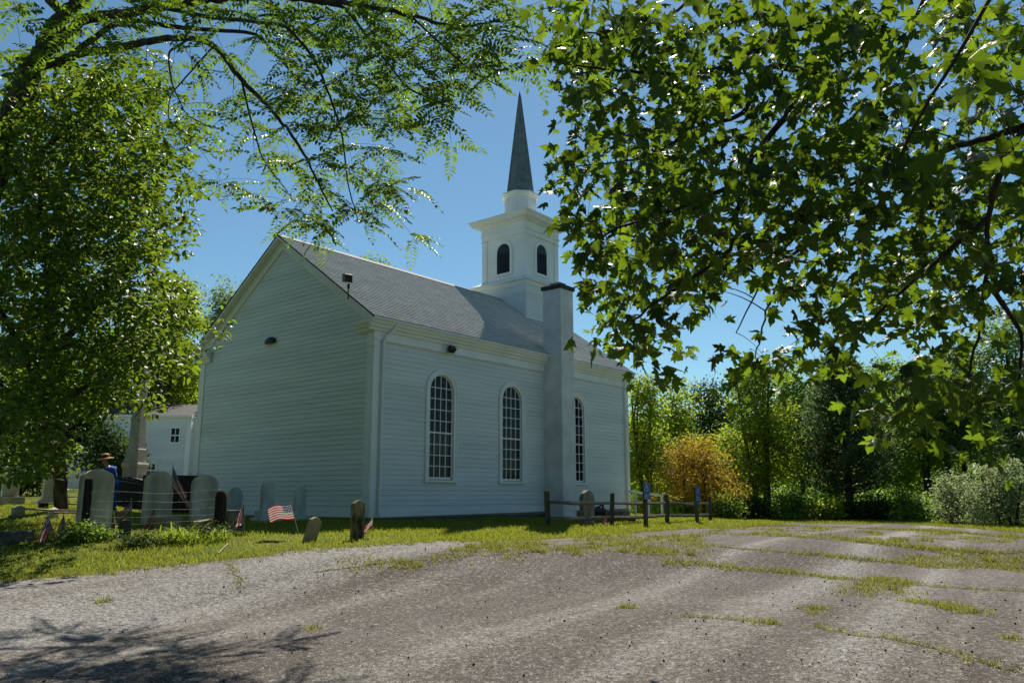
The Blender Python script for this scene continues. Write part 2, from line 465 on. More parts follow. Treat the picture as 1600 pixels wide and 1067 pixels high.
# ------------------------------------------------------------------ ground and car park
EDGE = [(0, 910), (100, 900), (200, 890), (300, 880), (345, 876), (450, 862), (588, 851), (700, 846), (790, 846), (870, 842), (930, 838),
        (1000, 832), (1100, 826), (1200, 820), (1300, 817.5), (1400, 818.5), (1500, 824), (1600, 833)]
eaz, erd = [], []
for px, py in EDGE:
    P = gp(px, py)
    eaz.append(math.atan2(P[1] - CAM[1], P[0] - CAM[0])); erd.append(math.hypot(P[0] - CAM[0], P[1] - CAM[1]))
eaz = np.array(eaz); erd = np.array(erd)
AZK = np.concatenate([[-PI + 0.4], [-0.9, -0.25, 0.0], eaz[::-1], [eaz[0] + 0.25, eaz[0] + 0.8, PI + 0.3]])
RDK = np.concatenate([[6], [6.0, 8.0, 15.0], erd[::-1], [erd[0] * 0.9, 8.0, 6]])
o_ = np.argsort(AZK); AZK = AZK[o_]; RDK = RDK[o_]
_nz = rng.normal(0, 1, 4000)
_nz = np.convolve(_nz, np.ones(5) / 5, 'same') + 0.8 * np.convolve(rng.normal(0, 1, 4000), np.ones(31) / 31 * 3, 'same')

def edge_r(az):
    az = (np.asarray(az) + PI * 2) % (2 * PI)
    az = np.where(az > PI + 0.3, az - 2 * PI, az)
    r = np.interp(az, AZK, RDK)
    k = ((az + PI) / (2 * PI) * 3999).astype(int) % 4000
    return r * (1 + 0.010 * _nz[k])

def polar(x, y):
    dx, dy = np.asarray(x) - CAM[0], np.asarray(y) - CAM[1]
    return np.hypot(dx, dy), np.arctan2(dy, dx)

NA, NR = 360, 120
az = np.linspace(-PI, PI, NA, endpoint=False)
rr = np.concatenate([[0.3], np.geomspace(0.8, 900, NR - 1)])
# finer rings where the picture looks
rr = np.unique(np.concatenate([rr, np.linspace(8, 40, 110)]))
NR = len(rr)
RR, AA = np.meshgrid(rr, az, indexing='ij')
X = CAM[0] + RR * np.cos(AA); Y = CAM[1] + RR * np.sin(AA)
Z = G(X, Y) + np.interp(RR, [60, 900], [0, 0.0])
inside = RR < edge_r(AA) - 0.12
Z = np.where(inside, Z - 0.07, Z)
V = np.stack([X, Y, Z], 2).reshape(-1, 3)
idx = np.arange(NR * NA).reshape(NR, NA)
a = idx[:-1]; b = idx[1:]
F = np.stack([a, b, np.roll(b, -1, 1), np.roll(a, -1, 1)], 2).reshape(-1, 4)
ground = fastmesh('ground', V, F, LAWN, kind='structure', smooth=True)

NA2 = 900
az = np.linspace(-PI, PI, NA2, endpoint=False)
tt = np.concatenate([[0.01], np.linspace(0.05, 1, 110)])
ER = edge_r(az)
RR = tt[:, None] * ER[None]; AA = np.broadcast_to(az, RR.shape)
X = CAM[0] + RR * np.cos(AA); Y = CAM[1] + RR * np.sin(AA)
Z = G(X, Y) + 0.012
Z[-1] -= 0.06
V = np.stack([X, Y, Z], 2).reshape(-1, 3)
idx = np.arange(len(tt) * NA2).reshape(len(tt), NA2)
a = idx[:-1]; b = idx[1:]
F = np.stack([a, b, np.roll(b, -1, 1), np.roll(a, -1, 1)], 2).reshape(-1, 4)
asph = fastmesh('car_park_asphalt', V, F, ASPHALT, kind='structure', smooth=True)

def blades(P, h, wd, lean, rng):
    """triangular blades at ground points P (n,3)"""
    n = len(P)
    th = rng.uniform(0, 2 * PI, n)
    d = np.stack([np.cos(th), np.sin(th), np.zeros(n)], 1)
    ln = rng.normal(0, lean, (n, 2))
    top = P + np.concatenate([ln * h[:, None], h[:, None]], 1)
    A = P - d * wd[:, None] * 0.5; B = P + d * wd[:, None] * 0.5
    V = np.stack([A, B, top], 1).reshape(-1, 3)
    return V, np.arange(3 * n).reshape(n, 3)

# lawn grass
n = 420000
r_ = 9 + 34 * rng.uniform(0, 1, n) ** 0.8
a_ = YAW + rng.uniform(-0.60, 0.62, n)
x_ = CAM[0] + r_ * np.cos(a_); y_ = CAM[1] + r_ * np.sin(a_)
er = edge_r(a_)
keep = (r_ > er - 0.06) & ~((x_ > -0.05) & (x_ < 12.4) & (y_ > -0.05) & (y_ < 8.3)) & (r_ < er + 17)
keep &= ~((x_ > 12.4) & (y_ > 8)) | (r_ < 36)
x_, y_, r_ = x_[keep], y_[keep], r_[keep]
P = np.stack([x_, y_, G(x_, y_) - 0.01], 1)
pat = np.sin(x_ * 1.3 + 2 * np.sin(y_ * 0.7)) * np.sin(y_ * 1.7 + np.sin(x_ * 0.9))
h = (0.045 + 0.05 * rng.uniform(0, 1, len(P)) ** 2) * (1 + 0.35 * pat)
V, F = blades(P, h, 0.010 + 0.0006 * r_, 0.45, rng)
lawn = fastmesh('lawn_grass', V, F, GRASS, kind='stuff')
tag(lawn, 'short sunlit green grass between the car park and the church', 'grass')

# cracks in the asphalt with weeds
CRACKS = [[(1035, 880), (1120, 886), (1230, 896), (1340, 907), (1420, 915), (1500, 920), (1600, 926), (1680, 931)],
          [(1000, 848), (1065, 850), (1150, 857), (1250, 866), (1340, 874), (1450, 882), (1600, 889), (1680, 893)],
          [(1180, 836), (1275, 843), (1375, 851), (1475, 859), (1600, 865), (1680, 868)],
          [(1420, 940), (1470, 947), (1530, 962)],
          [(1280, 980), (1340, 995), (1400, 1002), (1460, 1017), (1520, 1035), (1600, 1052)],
          [(1070, 965), (1140, 970), (1210, 977)],
          [(345, 880), (372, 893), (380, 912), (376, 922)],
          [(490, 896), (550, 887), (602, 881)], [(612, 879), (700, 873), (800, 866), (900, 858), (1000, 850)],
          [(1180, 822), (1300, 824), (1450, 830), (1600, 842)], [(1640, 900), (1500, 872), (1380, 846)]]
crackmb_V, crackmb_F, wp, wh = [], [], [], []
nb = 0
for ci, C in enumerate(CRACKS):
    W = np.array([gp(px, py) for px, py in C])
    L = np.concatenate([[0], np.cumsum(np.linalg.norm(np.diff(W, axis=0), axis=1))])
    t = np.arange(0, L[-1], 0.06)
    Q = np.stack([np.interp(t, L, W[:, i]) for i in range(2)], 1)
    wob = np.convolve(rng.normal(0, 0.10, len(t) + 20), np.ones(9) / 9, 'same')[:len(t)]
    D = np.gradient(Q, axis=0); D /= np.linalg.norm(D, axis=1)[:, None] + 1e-9
    Nn = np.stack([-D[:, 1], D[:, 0]], 1)
    Q = Q + Nn * wob[:, None]
    ww = 0.006 + 0.026 * np.abs(np.convolve(rng.normal(0, 1, len(t) + 20), np.ones(5) / 3, 'same')[:len(t)])
    A = Q - Nn * ww[:, None]; B = Q + Nn * ww[:, None]
    za = G(A[:, 0], A[:, 1]) + 0.0155; zb = G(B[:, 0], B[:, 1]) + 0.0155
    Vv = np.concatenate([np.column_stack([A, za]), np.column_stack([B, zb])])
    m_ = len(t)
    Ff = np.stack([np.arange(m_ - 1), np.arange(1, m_), m_ + np.arange(1, m_), m_ + np.arange(m_ - 1)], 1)
    crackmb_V.append(Vv); crackmb_F.append(Ff + nb); nb += len(Vv)
    # weeds clump along the crack
    dens = np.clip(np.convolve(rng.normal(0.12, 1.0, len(t) + 60), np.ones(25) / 12, 'same')[:len(t)], 0, 1.3)
    if ci in (0, 1, 2, 3, 4, 5, 9): dens = np.clip(dens + 0.38, 0, 1.2)
    for k in range(len(t)):
        m = rng.poisson(26 * dens[k])
        if m:
            s = 0.035 + 0.08 * dens[k]
            wp.append(Q[k] + rng.normal(0, s, (m, 2))); wh.append(np.full(m, 0.02 + 0.045 * dens[k]))
fastmesh('asphalt_cracks', np.concatenate(crackmb_V), np.concatenate(crackmb_F), DIRT, kind='structure')
# weed patches where the lawn breaks up into the car park, and odd tufts
for px0, px1, py0, py1, cnt in [(900, 1110, 838, 868, 60), (700, 900, 855, 872, 26), (1100, 1300, 822, 840, 40), (540, 700, 878, 892, 10), (1330, 1430, 905, 930, 22),
                                (1300, 1600, 832, 850, 45), (1420, 1600, 868, 888, 30), (740, 860, 848, 860, 24)]:
    for _ in range(cnt):
        P = gp(rng.uniform(px0, px1), rng.uniform(py0, py1))
        m = rng.poisson(70)
        s = rng.uniform(0.05, 0.22)
        wp.append(P[:2] + rng.normal(0, s, (m, 2)) * np.array([1, 1])); wh.append(np.full(m, rng.uniform(0.03, 0.075)))
for px, py, s, m in [(980, 951, 0.06, 120), (1275, 953, 0.09, 120), (1440, 885, 0.12, 160), (165, 942, 0.05, 60), (490, 985, 0.05, 50), (1270, 960, 0.06, 60), (1205, 976, 0.05, 60), (1580, 1000, 0.06, 70)]:
    P = gp(px, py); wp.append(P[:2] + rng.normal(0, s, (m, 2))); wh.append(np.full(m, 0.05))
for az_ in np.linspace(YAW - 0.6, YAW + 0.6, 520):
    re_ = float(edge_r(az_)) - abs(rng.normal(0, 0.22))
    m = rng.poisson(12)
    wp.append(np.array([CAM[0] + re_ * math.cos(az_), CAM[1] + re_ * math.sin(az_)]) + rng.normal(0, 0.06, (m, 2))); wh.append(np.full(m, rng.uniform(0.02, 0.07)))
wp = np.concatenate(wp); wh = np.concatenate(wh)
P = np.column_stack([wp, G(wp[:, 0], wp[:, 1]) + 0.012])
rq, _ = polar(P[:, 0], P[:, 1])
V, F = blades(P, wh * rng.uniform(0.5, 1.5, len(P)), 0.006 + 0.0006 * rq, 0.6, rng)
wd = fastmesh('crack_weeds', V, F, WEED, kind='stuff')
tag(wd, 'yellow green weeds growing along the cracks of the asphalt', 'weeds')

# nuts, pebbles and leaf bits lying on the asphalt
n = 420
a_ = YAW + rng.uniform(-0.56, 0.56, n); r_ = rng.uniform(6.2, 15, n)
x_ = CAM[0] + r_ * np.cos(a_); y_ = CAM[1] + r_ * np.sin(a_)
ok = (r_ < edge_r(a_) - 0.3) & (rng.uniform(0, 1, n) < np.interp(a_, [YAW - 0.5, YAW + 0.1, YAW + 0.5], [1, 0.6, 0.25]))
x_, y_ = x_[ok], y_[ok]
z_ = G(x_, y_) + 0.02
oc = np.array([(1, 0, 0), (0, 1, 0), (-1, 0, 0), (0, -1, 0), (0, 0, 1), (0, 0, -1)], float)
of = np.array([(0, 1, 4), (1, 2, 4), (2, 3, 4), (3, 0, 4), (1, 0, 5), (2, 1, 5), (3, 2, 5), (0, 3, 5)])
sz = rng.uniform(0.006, 0.018, len(x_))
V = (np.stack([x_, y_, z_], 1)[:, None] + oc[None] * sz[:, None, None] * rng.uniform(0.6, 1.2, (len(x_), 1, 3))).reshape(-1, 3)
F = (of[None] + 6 * np.arange(len(x_))[:, None, None]).reshape(-1, 3)
for nm_, cnt_, mat_ in (('loose_grit', 15000, surf('pale_grit', (0.24, 0.22, 0.20), (0.48, 0.45, 0.41), 30, 0.9, 0)), ('dark_grit', 9000, surf('dark_grit', (0.05, 0.045, 0.04), (0.14, 0.12, 0.1), 30, 0.9, 0))):
    ga = YAW + rng.uniform(-0.6, 0.6, cnt_); gr = 6.0 + 9 * rng.uniform(0, 1, cnt_) ** 1.3
    gx, gy = CAM[0] + gr * np.cos(ga), CAM[1] + gr * np.sin(ga)
    ok = gr < edge_r(ga) - 0.1
    gx, gy = gx[ok], gy[ok]
    gs = rng.uniform(0.003, 0.0085, len(gx)) * rng.uniform(0.7, 1.4, len(gx))
    gz = G(gx, gy) + 0.012
    V_ = (np.stack([gx, gy, gz], 1)[:, None] + oc[None] * gs[:, None, None] * rng.uniform(0.5, 1.3, (len(gx), 1, 3))).reshape(-1, 3)
    F_ = (of[None] + 6 * np.arange(len(gx))[:, None, None]).reshape(-1, 3)
    tag(fastmesh(nm_, V_, F_, mat_, kind='stuff'), 'loose %s stone chips worn out of the asphalt' % ('pale' if nm_[0] == 'l' else 'dark'), 'grit')
db = fastmesh('fallen_nut_litter', V, F, DARKWOOD, kind='stuff')
tag(db, 'small dark nuts and pebbles scattered over the asphalt', 'litter')

# ------------------------------------------------------------------ church
W, L, HE, OS, OG, HR = 8.27, 12.35, 5.0, 0.207, 0.228, 8.03
SL = (HR - HE) / (W / 2 + OS)          # roof slope
church = thing('church', (0, 0, -0.06), 'white clapboard church with grey roof, tall steeple and arched windows', 'church')
PITCHB = 0.1285                         # clapboard exposure
Z0B = 0.14
WIN = [2.50, 5.56, 8.98]
WB, WSP, WR = 0.87, 3.32, 0.62          # casing bottom, springline, outer radius
GR = 0.44                               # glass half width
GB = 1.0

def roof_z(y):
    return HR - abs(y - W / 2) * SL

# backing walls (sheathing) with openings for the three windows
mb = MB()
xs = [0.03]
for c in WIN: xs += [c - 0.5, c + 0.5]
xs.append(L - 0.03)
for i in range(0, len(xs), 2):
    mb.box(xs[i], xs[i + 1], 0.03, 0.13, -0.05, 4.95)
for c in WIN:
    mb.box(c - 0.5, c + 0.5, 0.03, 0.13, -0.05, GB - 0.06)
    N = 16                                # spandrel over the arch
    for k in range(N):
        a0, a1 = PI * k / N, PI * (k + 1) / N
        xa, xb = c + 0.5 * math.cos(a0), c + 0.5 * math.cos(a1)
        za, zb = WSP + 0.5 * math.sin(a0), WSP + 0.5 * math.sin(a1)
        mb.hexa([(xb, 0.03, zb), (xa, 0.03, za), (xa, 0.13, za), (xb, 0.13, zb), (xb, 0.03, 4.95), (xa, 0.03, 4.95), (xa, 0.13, 4.95), (xb, 0.13, 4.95)])
mb.box(0.03, L - 0.03, W - 0.13, W - 0.03, -0.05, 4.95)
for x0, x1 in ((0.03, 0.13), (L - 0.13, L - 0.03)):
    mb.hexa([(x0, 0.135, -0.05), (x1, 0.135, -0.05), (x1, W - 0.135, -0.05), (x0, W - 0.135, -0.05), (x0, 0.135, 4.9), (x1, 0.135, 4.9), (x1, W - 0.135, 4.9), (x0, W - 0.135, 4.9)])
    mb.add([(x0, 0.1, 4.9), (x0, W - 0.1, 4.9), (x0, W / 2, HR - 0.16), (x1, 0.1, 4.9), (x1, W - 0.1, 4.9), (x1, W / 2, HR - 0.16)],
           [(0, 2, 1), (3, 4, 5), (0, 1, 4, 3), (1, 2, 5, 4), (2, 0, 3, 5)])
mb.build('wall', INTERIOR, church)
MB().box(0.15, L - 0.15, 0.15, W - 0.15, -0.04, 0.0).build('floor_boards', DARKWOOD, church)
MB().box(0.15, L - 0.15, 0.15, W - 0.15, 4.55, 4.62).build('ceiling_panel', INTERIOR, church)
MB().box(0.02, L - 0.02, 0.02, W - 0.02, -0.6, -0.055).build('foundation', FOUND, church)

def board_x(x0, x1, z0, z1, y, parent=church, th=0.022):
    """one clapboard on the long wall: thick lower edge, thin upper edge"""
    j = rng.normal(0, 0.0015)
    return MB().add([(x0, y - th, z0 + j), (x1, y - th, z0 + j), (x1, y, z0 + j), (x0, y, z0 + j), (x0, y - 0.004, z1 + 0.012), (x1, y - 0.004, z1 + 0.012), (x1, y, z1 + 0.012), (x0, y, z1 + 0.012)],
                    [(3, 2, 1, 0), (4, 5, 6, 7), (0, 1, 5, 4), (1, 2, 6, 5), (2, 3, 7, 6), (3, 0, 4, 7)]).build('clapboard', BOARD, parent)

def board_y(y0, y1, z0, z1, x, y0t=None, y1t=None, th=0.022):
    y0t = y0 if y0t is None else y0t; y1t = y1 if y1t is None else y1t
    j = rng.normal(0, 0.0015)
    return MB().add([(x - th, y0, z0 + j), (x - th, y1, z0 + j), (x, y1, z0 + j), (x, y0, z0 + j), (x - 0.004, y0t, z1 + 0.012), (x - 0.004, y1t, z1 + 0.012), (x, y1t, z1 + 0.012), (x, y0t, z1 + 0.012)],
                    [(0, 1, 2, 3), (7, 6, 5, 4), (4, 5, 1, 0), (5, 6, 2, 1), (6, 7, 3, 2), (7, 4, 0, 3)]).build('clapboard', BOARD, church)

ZF = 4.42                               # underside of the frieze
k = 0
z = Z0B
while z < ZF - 0.02:
    z1 = min(z + PITCHB, ZF)
    cuts = []
    for c in WIN:
        if z1 <= WB + 0.06 or z >= WSP + WR: continue
        if z1 <= WSP: hw = WR
        else:
            dz = z1 - WSP
            if dz >= WR - 0.02: continue
            hw = math.sqrt(WR * WR - dz * dz)
        cuts.append((c - hw + 0.035, c + hw - 0.035))
    cuts.append((7.2, 7.9))
    seg = [0.19]
    for c0, c1 in sorted(cuts): seg += [c0, c1]
    seg.append(L - 0.19)
    for i in range(0, len(seg), 2):
        if seg[i + 1] - seg[i] > 0.04: board_x(seg[i], seg[i + 1], z, z1, 0.026)
    z += PITCHB
zg = Z0B
while zg < HR - 0.45:
    z1 = zg + PITCHB
    y0 = max(0.0, W / 2 - (HR - 0.26 - zg) / SL); y1 = W - y0
    y0t = max(0.0, W / 2 - (HR - 0.26 - z1) / SL); y1t = W - y0t
    if zg < 4.66: y0 = max(y0, 0.26); y1 = W - y0; y0t = max(y0t, 0.26); y1t = W - y0t
    if y1 - y0 > 3.0:
        ys_ = y0 + (y1 - y0) * rng.uniform(0.25, 0.75)
        board_y(y0, ys_ - 0.0015, zg, z1, 0.026, y0t, ys_ - 0.0015); board_y(ys_ + 0.0015, y1, zg, z1, 0.026, ys_ + 0.0015, y1t)
    else: board_y(y0, y1, zg, z1, 0.026, y0t, y1t)
    zg = z1
# plain boards on the two walls that face away
MB().box(L - 0.026, L, 0.05, W - 0.05, 0, 4.6).build('front_siding', BOARD, church)
MB().box(0.05, L - 0.05, W - 0.028, W, 0, 4.6).build('side_siding', BOARD, church)

# skirt boards, corner boards, frieze
MB().hexa([(-0.005, -0.006, -0.02), (L, -0.006, 0.05), (L, 0.025, 0.05), (-0.005, 0.025, -0.02), (-0.005, -0.006, 0.15), (L, -0.006, 0.15), (L, 0.025, 0.15), (-0.005, 0.025, 0.15)]).build('skirt_board', WHITE, church)
MB().box(-0.004, 0.025, 0.03, W, -0.02, 0.148).build('skirt_board', WHITE, church)
MB().box(-0.012, 0.195, -0.012, 0.027, 0.0, ZF).build('corner_board', WHITE, church, bevel=0.004)
MB().box(-0.012, 0.024, 0.029, 0.27, 0.0, ZF + 0.2).build('corner_board', WHITE, church, bevel=0.004)
MB().box(L - 0.195, L + 0.012, -0.012, 0.027, 0.0, ZF).build('corner_board', WHITE, church, bevel=0.004)
MB().box(-0.012, 0.024, W - 0.27, W + 0.012, 0.0, ZF + 0.2).build('corner_board', WHITE, church, bevel=0.004)
MB().box(-0.014, L + 0.014, -0.016, 0.05, ZF, 4.78).build('frieze_board', WHITE, church)
MB().box(-0.02, L + 0.02, -0.035, -0.017, ZF + 0.0, ZF + 0.035).build('frieze_moulding', WHITE, church)
MB().box(-0.03, 0.215, -0.03, 0.02, ZF - 0.16, ZF - 0.12).build('corner_capital', WHITE, church)
MB().box(-0.03, 0.02, 0.022, 0.285, ZF - 0.16, ZF - 0.12).build('corner_capital', WHITE, church)

def cornice(y0, ys, x0, x1, name='cornice'):
    """stepped eave cornice along x, growing outwards in direction ys from y0"""
    prof = [(0.0, 4.66), (0.045, 4.66), (0.06, 4.72), (0.11, 4.75), (0.125, 4.80), (0.165, 4.84), (0.19, 4.92), (0.195, 4.955), (0.0, 4.955)]
    r = [[(x, y0 + ys * p, z) for p, z in prof] for x in (x0, x1)]
    if ys > 0: r = r[::-1]
    return MB().loft(r).build(name, WHITE, church)
cornice(-0.018, -1, -OG + 0.005, L + OG - 0.005)
cornice(W + 0.018, 1, -OG + 0.005, L + OG - 0.005)
# cornice returns on the two gables
for xg, xs_ in ((-0.014, -1), (L + 0.014, 1)):
    for ya, yb in ((0.0, 0.62), (W - 0.62, W)):
        prof = [(0.0, 4.66), (0.05, 4.66), (0.065, 4.72), (0.12, 4.75), (0.14, 4.80), (0.18, 4.84), (0.20, 4.92), (0.205, 4.94), (0.0, 5.0)]
        y0, y1 = (ya - 0.016, yb) if ya < 1 else (ya, yb + 0.016)
        r = [[(xg + xs_ * p, y, z) for p, z in prof] for y in (y0, y1)]
        if xs_ < 0: r = r[::-1]
        MB().loft(r).build('cornice_return', WHITE, church)
        MB().box(min(xg, xg + xs_ * 0.02), max(xg, xg + xs_ * 0.02), y0 + 0.02, y1 - 0.02, ZF + 0.2, 4.655).build('frieze_board', WHITE, church)
# rake boards + soffits
for xg, xs_ in ((0.0, -1), (L, 1)):
    for sgn in (-1, 1):
        def P(t, dz, dx):   # t: 0 eave .. 1 ridge
            y = W / 2 + sgn * (W / 2 + OS) * (1 - t)
            return (xg + xs_ * dx, y, HE + (HR - HE) * t + dz)
        A = [P(0.02, -0.11, OG - 0.03), P(1, -0.11, OG - 0.03), P(1, -0.11, OG), P(0.02, -0.11, OG), P(0.0, -0.012, OG - 0.03), P(1, -0.012, OG - 0.03), P(1, -0.012, OG), P(0.0, -0.012, OG)]
        MB().hexa(A).build('rake_board', WHITE, church)
        A = [P(0.0, -0.085, -0.04), P(1, -0.085, -0.04), P(1, -0.085, OG - 0.032), P(0.0, -0.085, OG - 0.032), P(0.0, -0.05, -0.04), P(1, -0.05, -0.04), P(1, -0.05, OG - 0.032), P(0.0, -0.05, OG - 0.032)]
        MB().hexa(A).build('rake_soffit', WHITE, church)
        A = [P(0.05, -0.40, -0.02), P(1, -0.40, -0.02), P(1, -0.40, 0.03), P(0.05, -0.40, 0.03), P(0.05, -0.088, -0.02), P(1, -0.088, -0.02), P(1, -0.088, 0.03), P(0.05, -0.088, 0.03)]
        MB().hexa(A).build('rake_frieze', WHITE, church)

# roof: deck + shingle courses laid as overlapping strips of tabs
nrm = np.array([0, -SL, 1.0]); nrm /= np.linalg.norm(nrm)
for sgn in (-1, 1):
    y_e, y_r = W / 2 + sgn * (W / 2 + OS + 0.02), W / 2
    x0, x1 = -OG - 0.01, L + OG + 0.01
    z_e, z_r = HE - 0.02 * SL, HR
    MB().hexa([(x0, y_e, z_e - 0.045), (x1, y_e, z_e - 0.045), (x1, y_r, z_r - 0.045), (x0, y_r, z_r - 0.045), (x0, y_e, z_e - 0.012), (x1, y_e, z_e - 0.012), (x1, y_r, z_r - 0.012), (x0, y_r, z_r - 0.012)]).build('roof', DARKCAP, church)
    NC = 40; NT = 52 if sgn < 0 else 4
    Vs, Fs = [], []
    n_ = 0
    nv = np.array([0, sgn * SL, 1.0]); nv /= np.linalg.norm(nv)
    for c in range(NC):
        t0, t1 = c / NC, min(1.0, (c + 1.25) / NC)
        off = (c % 2) * 0.5 + rng.uniform(-0.1, 0.1)
        e = np.clip((np.arange(NT + 1) + off - 0.5) / NT, 0, 1); e[0] = 0; e[-1] = 1
        for i in range(NT):
            if e[i + 1] - e[i] < 1e-4: continue
            xa, xb = x0 + (x1 - x0) * e[i], x0 + (x1 - x0) * e[i + 1] - 0.004
            lift = 0.006 + rng.uniform(0, 0.003)
            ya, yb = y_e + (y_r - y_e) * t0, y_e + (y_r - y_e) * t1
            za, zb = z_e + (z_r - z_e) * t0, z_e + (z_r - z_e) * t1
            A = np.array([(xa, ya, za), (xb, ya, za), (xb, yb, zb), (xa, yb, zb)])
            up_ = np.array([nv * lift, nv * lift, nv * 0.0005, nv * 0.0005])
            Vs.append(A + up_); Vs.append(np.array([A[0] - nv * 0.004, A[1] - nv * 0.004]))
            Fs += [(n_, n_ + 1, n_ + 2, n_ + 3), (n_ + 4, n_ + 5, n_ + 1, n_)]
            n_ += 6
    Fs = np.array(Fs)
    if sgn > 0: Fs = Fs[:, ::-1]
    fastmesh('roof_shingles', np.concatenate(Vs), Fs, ROOF, church, kind='stuff')
MB().add([(-OG - 0.012, W / 2 - 0.16, HR - 0.16 * SL + 0.022), (L + OG + 0.012, W / 2 - 0.16, HR - 0.16 * SL + 0.022), (L + OG + 0.012, W / 2, HR + 0.03), (-OG - 0.012, W / 2, HR + 0.03),
          (-OG - 0.012, W / 2 + 0.16, HR - 0.16 * SL + 0.022), (L + OG + 0.012, W / 2 + 0.16, HR - 0.16 * SL + 0.022)], [(0, 1, 2, 3), (3, 2, 5, 4)]).build('ridge_cap', ROOF, church)
# drip edge gutter strip
MB().box(-OG, L + OG, -OS - 0.045, -OS - 0.008, HE - 0.085, HE - 0.035).build('gutter', WHITE, church)

# windows
for wi, c in enumerate(WIN):
    win = MB()
    N = 20
    def arch(r, y):
        return [(c + r, y, None)] and [(c + r * math.cos(PI * k / N), y, WSP + r * math.sin(PI * k / N)) for k in range(N + 1)]
    def band(ro, ri, y0, y1, zb):
        """arched casing: outer radius ro, inner radius ri, from the front y0 to the back y1"""
        Po = [(c + ro, y0, zb)] + arch(ro, y0) + [(c - ro, y0, zb)]
        Pi = [(c + ri, y0, zb)] + arch(ri, y0) + [(c - ri, y0, zb)]
        Pob = [(p[0], y1, p[2]) for p in Po]; Pib = [(p[0], y1, p[2]) for p in Pi]
        m = len(Po); V = Po + Pi + Pob + Pib; F = []
        for k in range(m - 1):
            F += [(k, k + 1, m + k + 1, m + k), (2 * m + k + 1, 2 * m + k, 3 * m + k, 3 * m + k + 1), (k + 1, k, 2 * m + k, 2 * m + k + 1), (m + k, m + k + 1, 3 * m + k + 1, 3 * m + k)]
        F += [(0, m, 3 * m, 2 * m), (m - 1, 3 * m - 1, 4 * m - 1, 2 * m - 1)]
        return V, F
    win.add(*band(WR, WR - 0.05, -0.035, 0.03, WB + 0.055))
    win.add(*band(WR - 0.05, GR + 0.03, -0.02, 0.06, WB + 0.055))
    w_ = win.build('window', WHITE, church)
    MB().box(c - WR - 0.02, c + WR + 0.02, -0.06, 0.1, WB - 0.01, WB + 0.052).build('sill', WHITE, w_)
    fr = MB()
    fr.add(*band(GR + 0.05, GR, 0.045, 0.10, GB))
    fr.box(c - GR, c + GR, 0.047, 0.098, GB - 0.06, GB + 0.0)
    fr.box(c - GR + 0.001, c + GR - 0.001, 0.030, 0.099, 2.17, 2.215)
    fr.build('sash_frame', WHITE, w_)
    # pane grid: 4 lights wide; 4 rows below the meeting rail, 5 above
    zs = [GB + (2.17 - GB) * i / 4 for i in range(5)]
    top = WSP + GR
    zu = [2.215 + i * 0.302 for i in range(5)]
    xe = [c - GR + 2 * GR * i / 4 for i in range(5)]
    mt = MB()
    hw = 0.011
    def zlim(x):
        d = abs(x - c)
        return WSP + math.sqrt(max(GR * GR - d * d, 0))
    for i in (1, 2, 3):
        mt.box(xe[i] - hw, xe[i] + hw, 0.05, 0.085, GB + 0.001, 2.169)
        mt.box(xe[i] - hw, xe[i] + hw, 0.042, 0.075, 2.216, zlim(xe[i]) + 0.01)
    for zz in zs[1:-1]: mt.box(c - GR + 0.001, c + GR - 0.001, 0.0505, 0.0845, zz - hw, zz + hw)
    for zz in zu[1:]:
        d = math.sqrt(max(GR * GR - max(zz - WSP, 0) ** 2, 0)) + 0.008
        mt.box(c - d, c + d, 0.0425, 0.0745, zz - hw, zz + hw)
    mt.build('muntins', WHITE, w_)
    for r in range(4):
        for q in range(4):
            tl = rng.normal(0, 0.002, 2)
            MB().poly([(xe[q], 0.072 + tl[0], zs[r]), (xe[q + 1], 0.072 + tl[1], zs[r]), (xe[q + 1], 0.072 + tl[1], zs[r + 1]), (xe[q], 0.072 + tl[0], zs[r + 1])]).build('pane', GLASS, w_)
    for r in range(5):
        for q in range(4):
            tl = rng.normal(0, 0.002, 2)
            z0 = zu[r]
            if r < 4:
                zt = [min(zu[r + 1], zlim(xe[q] + (xe[q + 1] - xe[q]) * f)) for f in (0, .25, .5, .75, 1)]
            else:
                zt = [max(z0, zlim(xe[q] + (xe[q + 1] - xe[q]) * f)) for f in (0, .25, .5, .75, 1)]
            pts = [(xe[q], 0.060 + tl[0], z0), (xe[q + 1], 0.060 + tl[1], z0)]
            for f, zz in list(zip((0, .25, .5, .75, 1), zt))[::-1]:
                pts.append((xe[q] + (xe[q + 1] - xe[q]) * f, 0.060 + tl[0] + (tl[1] - tl[0]) * f, zz + 1e-4))
            MB().poly(pts).build('pane', GLASS, w_)
    if wi == 0:
        MB().box(c - GR - 0.03, c + GR + 0.03, 0.106, 0.112, 1.57, 2.19).build('roller_shade', SHADE, w_)

# chimney
ch = MB()
ch.hexa([(7.2, -0.70, -0.3), (7.9, -0.70, -0.3), (7.9, 0.024, -0.3), (7.2, 0.024, -0.3), (7.2, -0.70, 7.12), (7.9, -0.70, 7.12), (7.9, 0.024, 7.12), (7.2, 0.024, 7.12)])
chim = ch.build('chimney', STUCCO, church, bevel=0.012)
MB().box(7.15, 7.95, -0.75, 0.07, 7.122, 7.25).build('chimney_cap', DARKCAP, chim, bevel=0.01)
MB().box(7.36, 7.74, -0.54, -0.14, 7.252, 7.38).build('flue_tile', CLAYFLUE, chim, bevel=0.01)
MB().box(7.915, 7.925, -0.3, -0.1, 0.12, 0.42).build('cleanout_door', BLACKMETAL, chim)
MB().box(8.02, 8.2, -0.03, 0.02, 0.12, 0.46).build('basement_vent', BLACKMETAL, church)

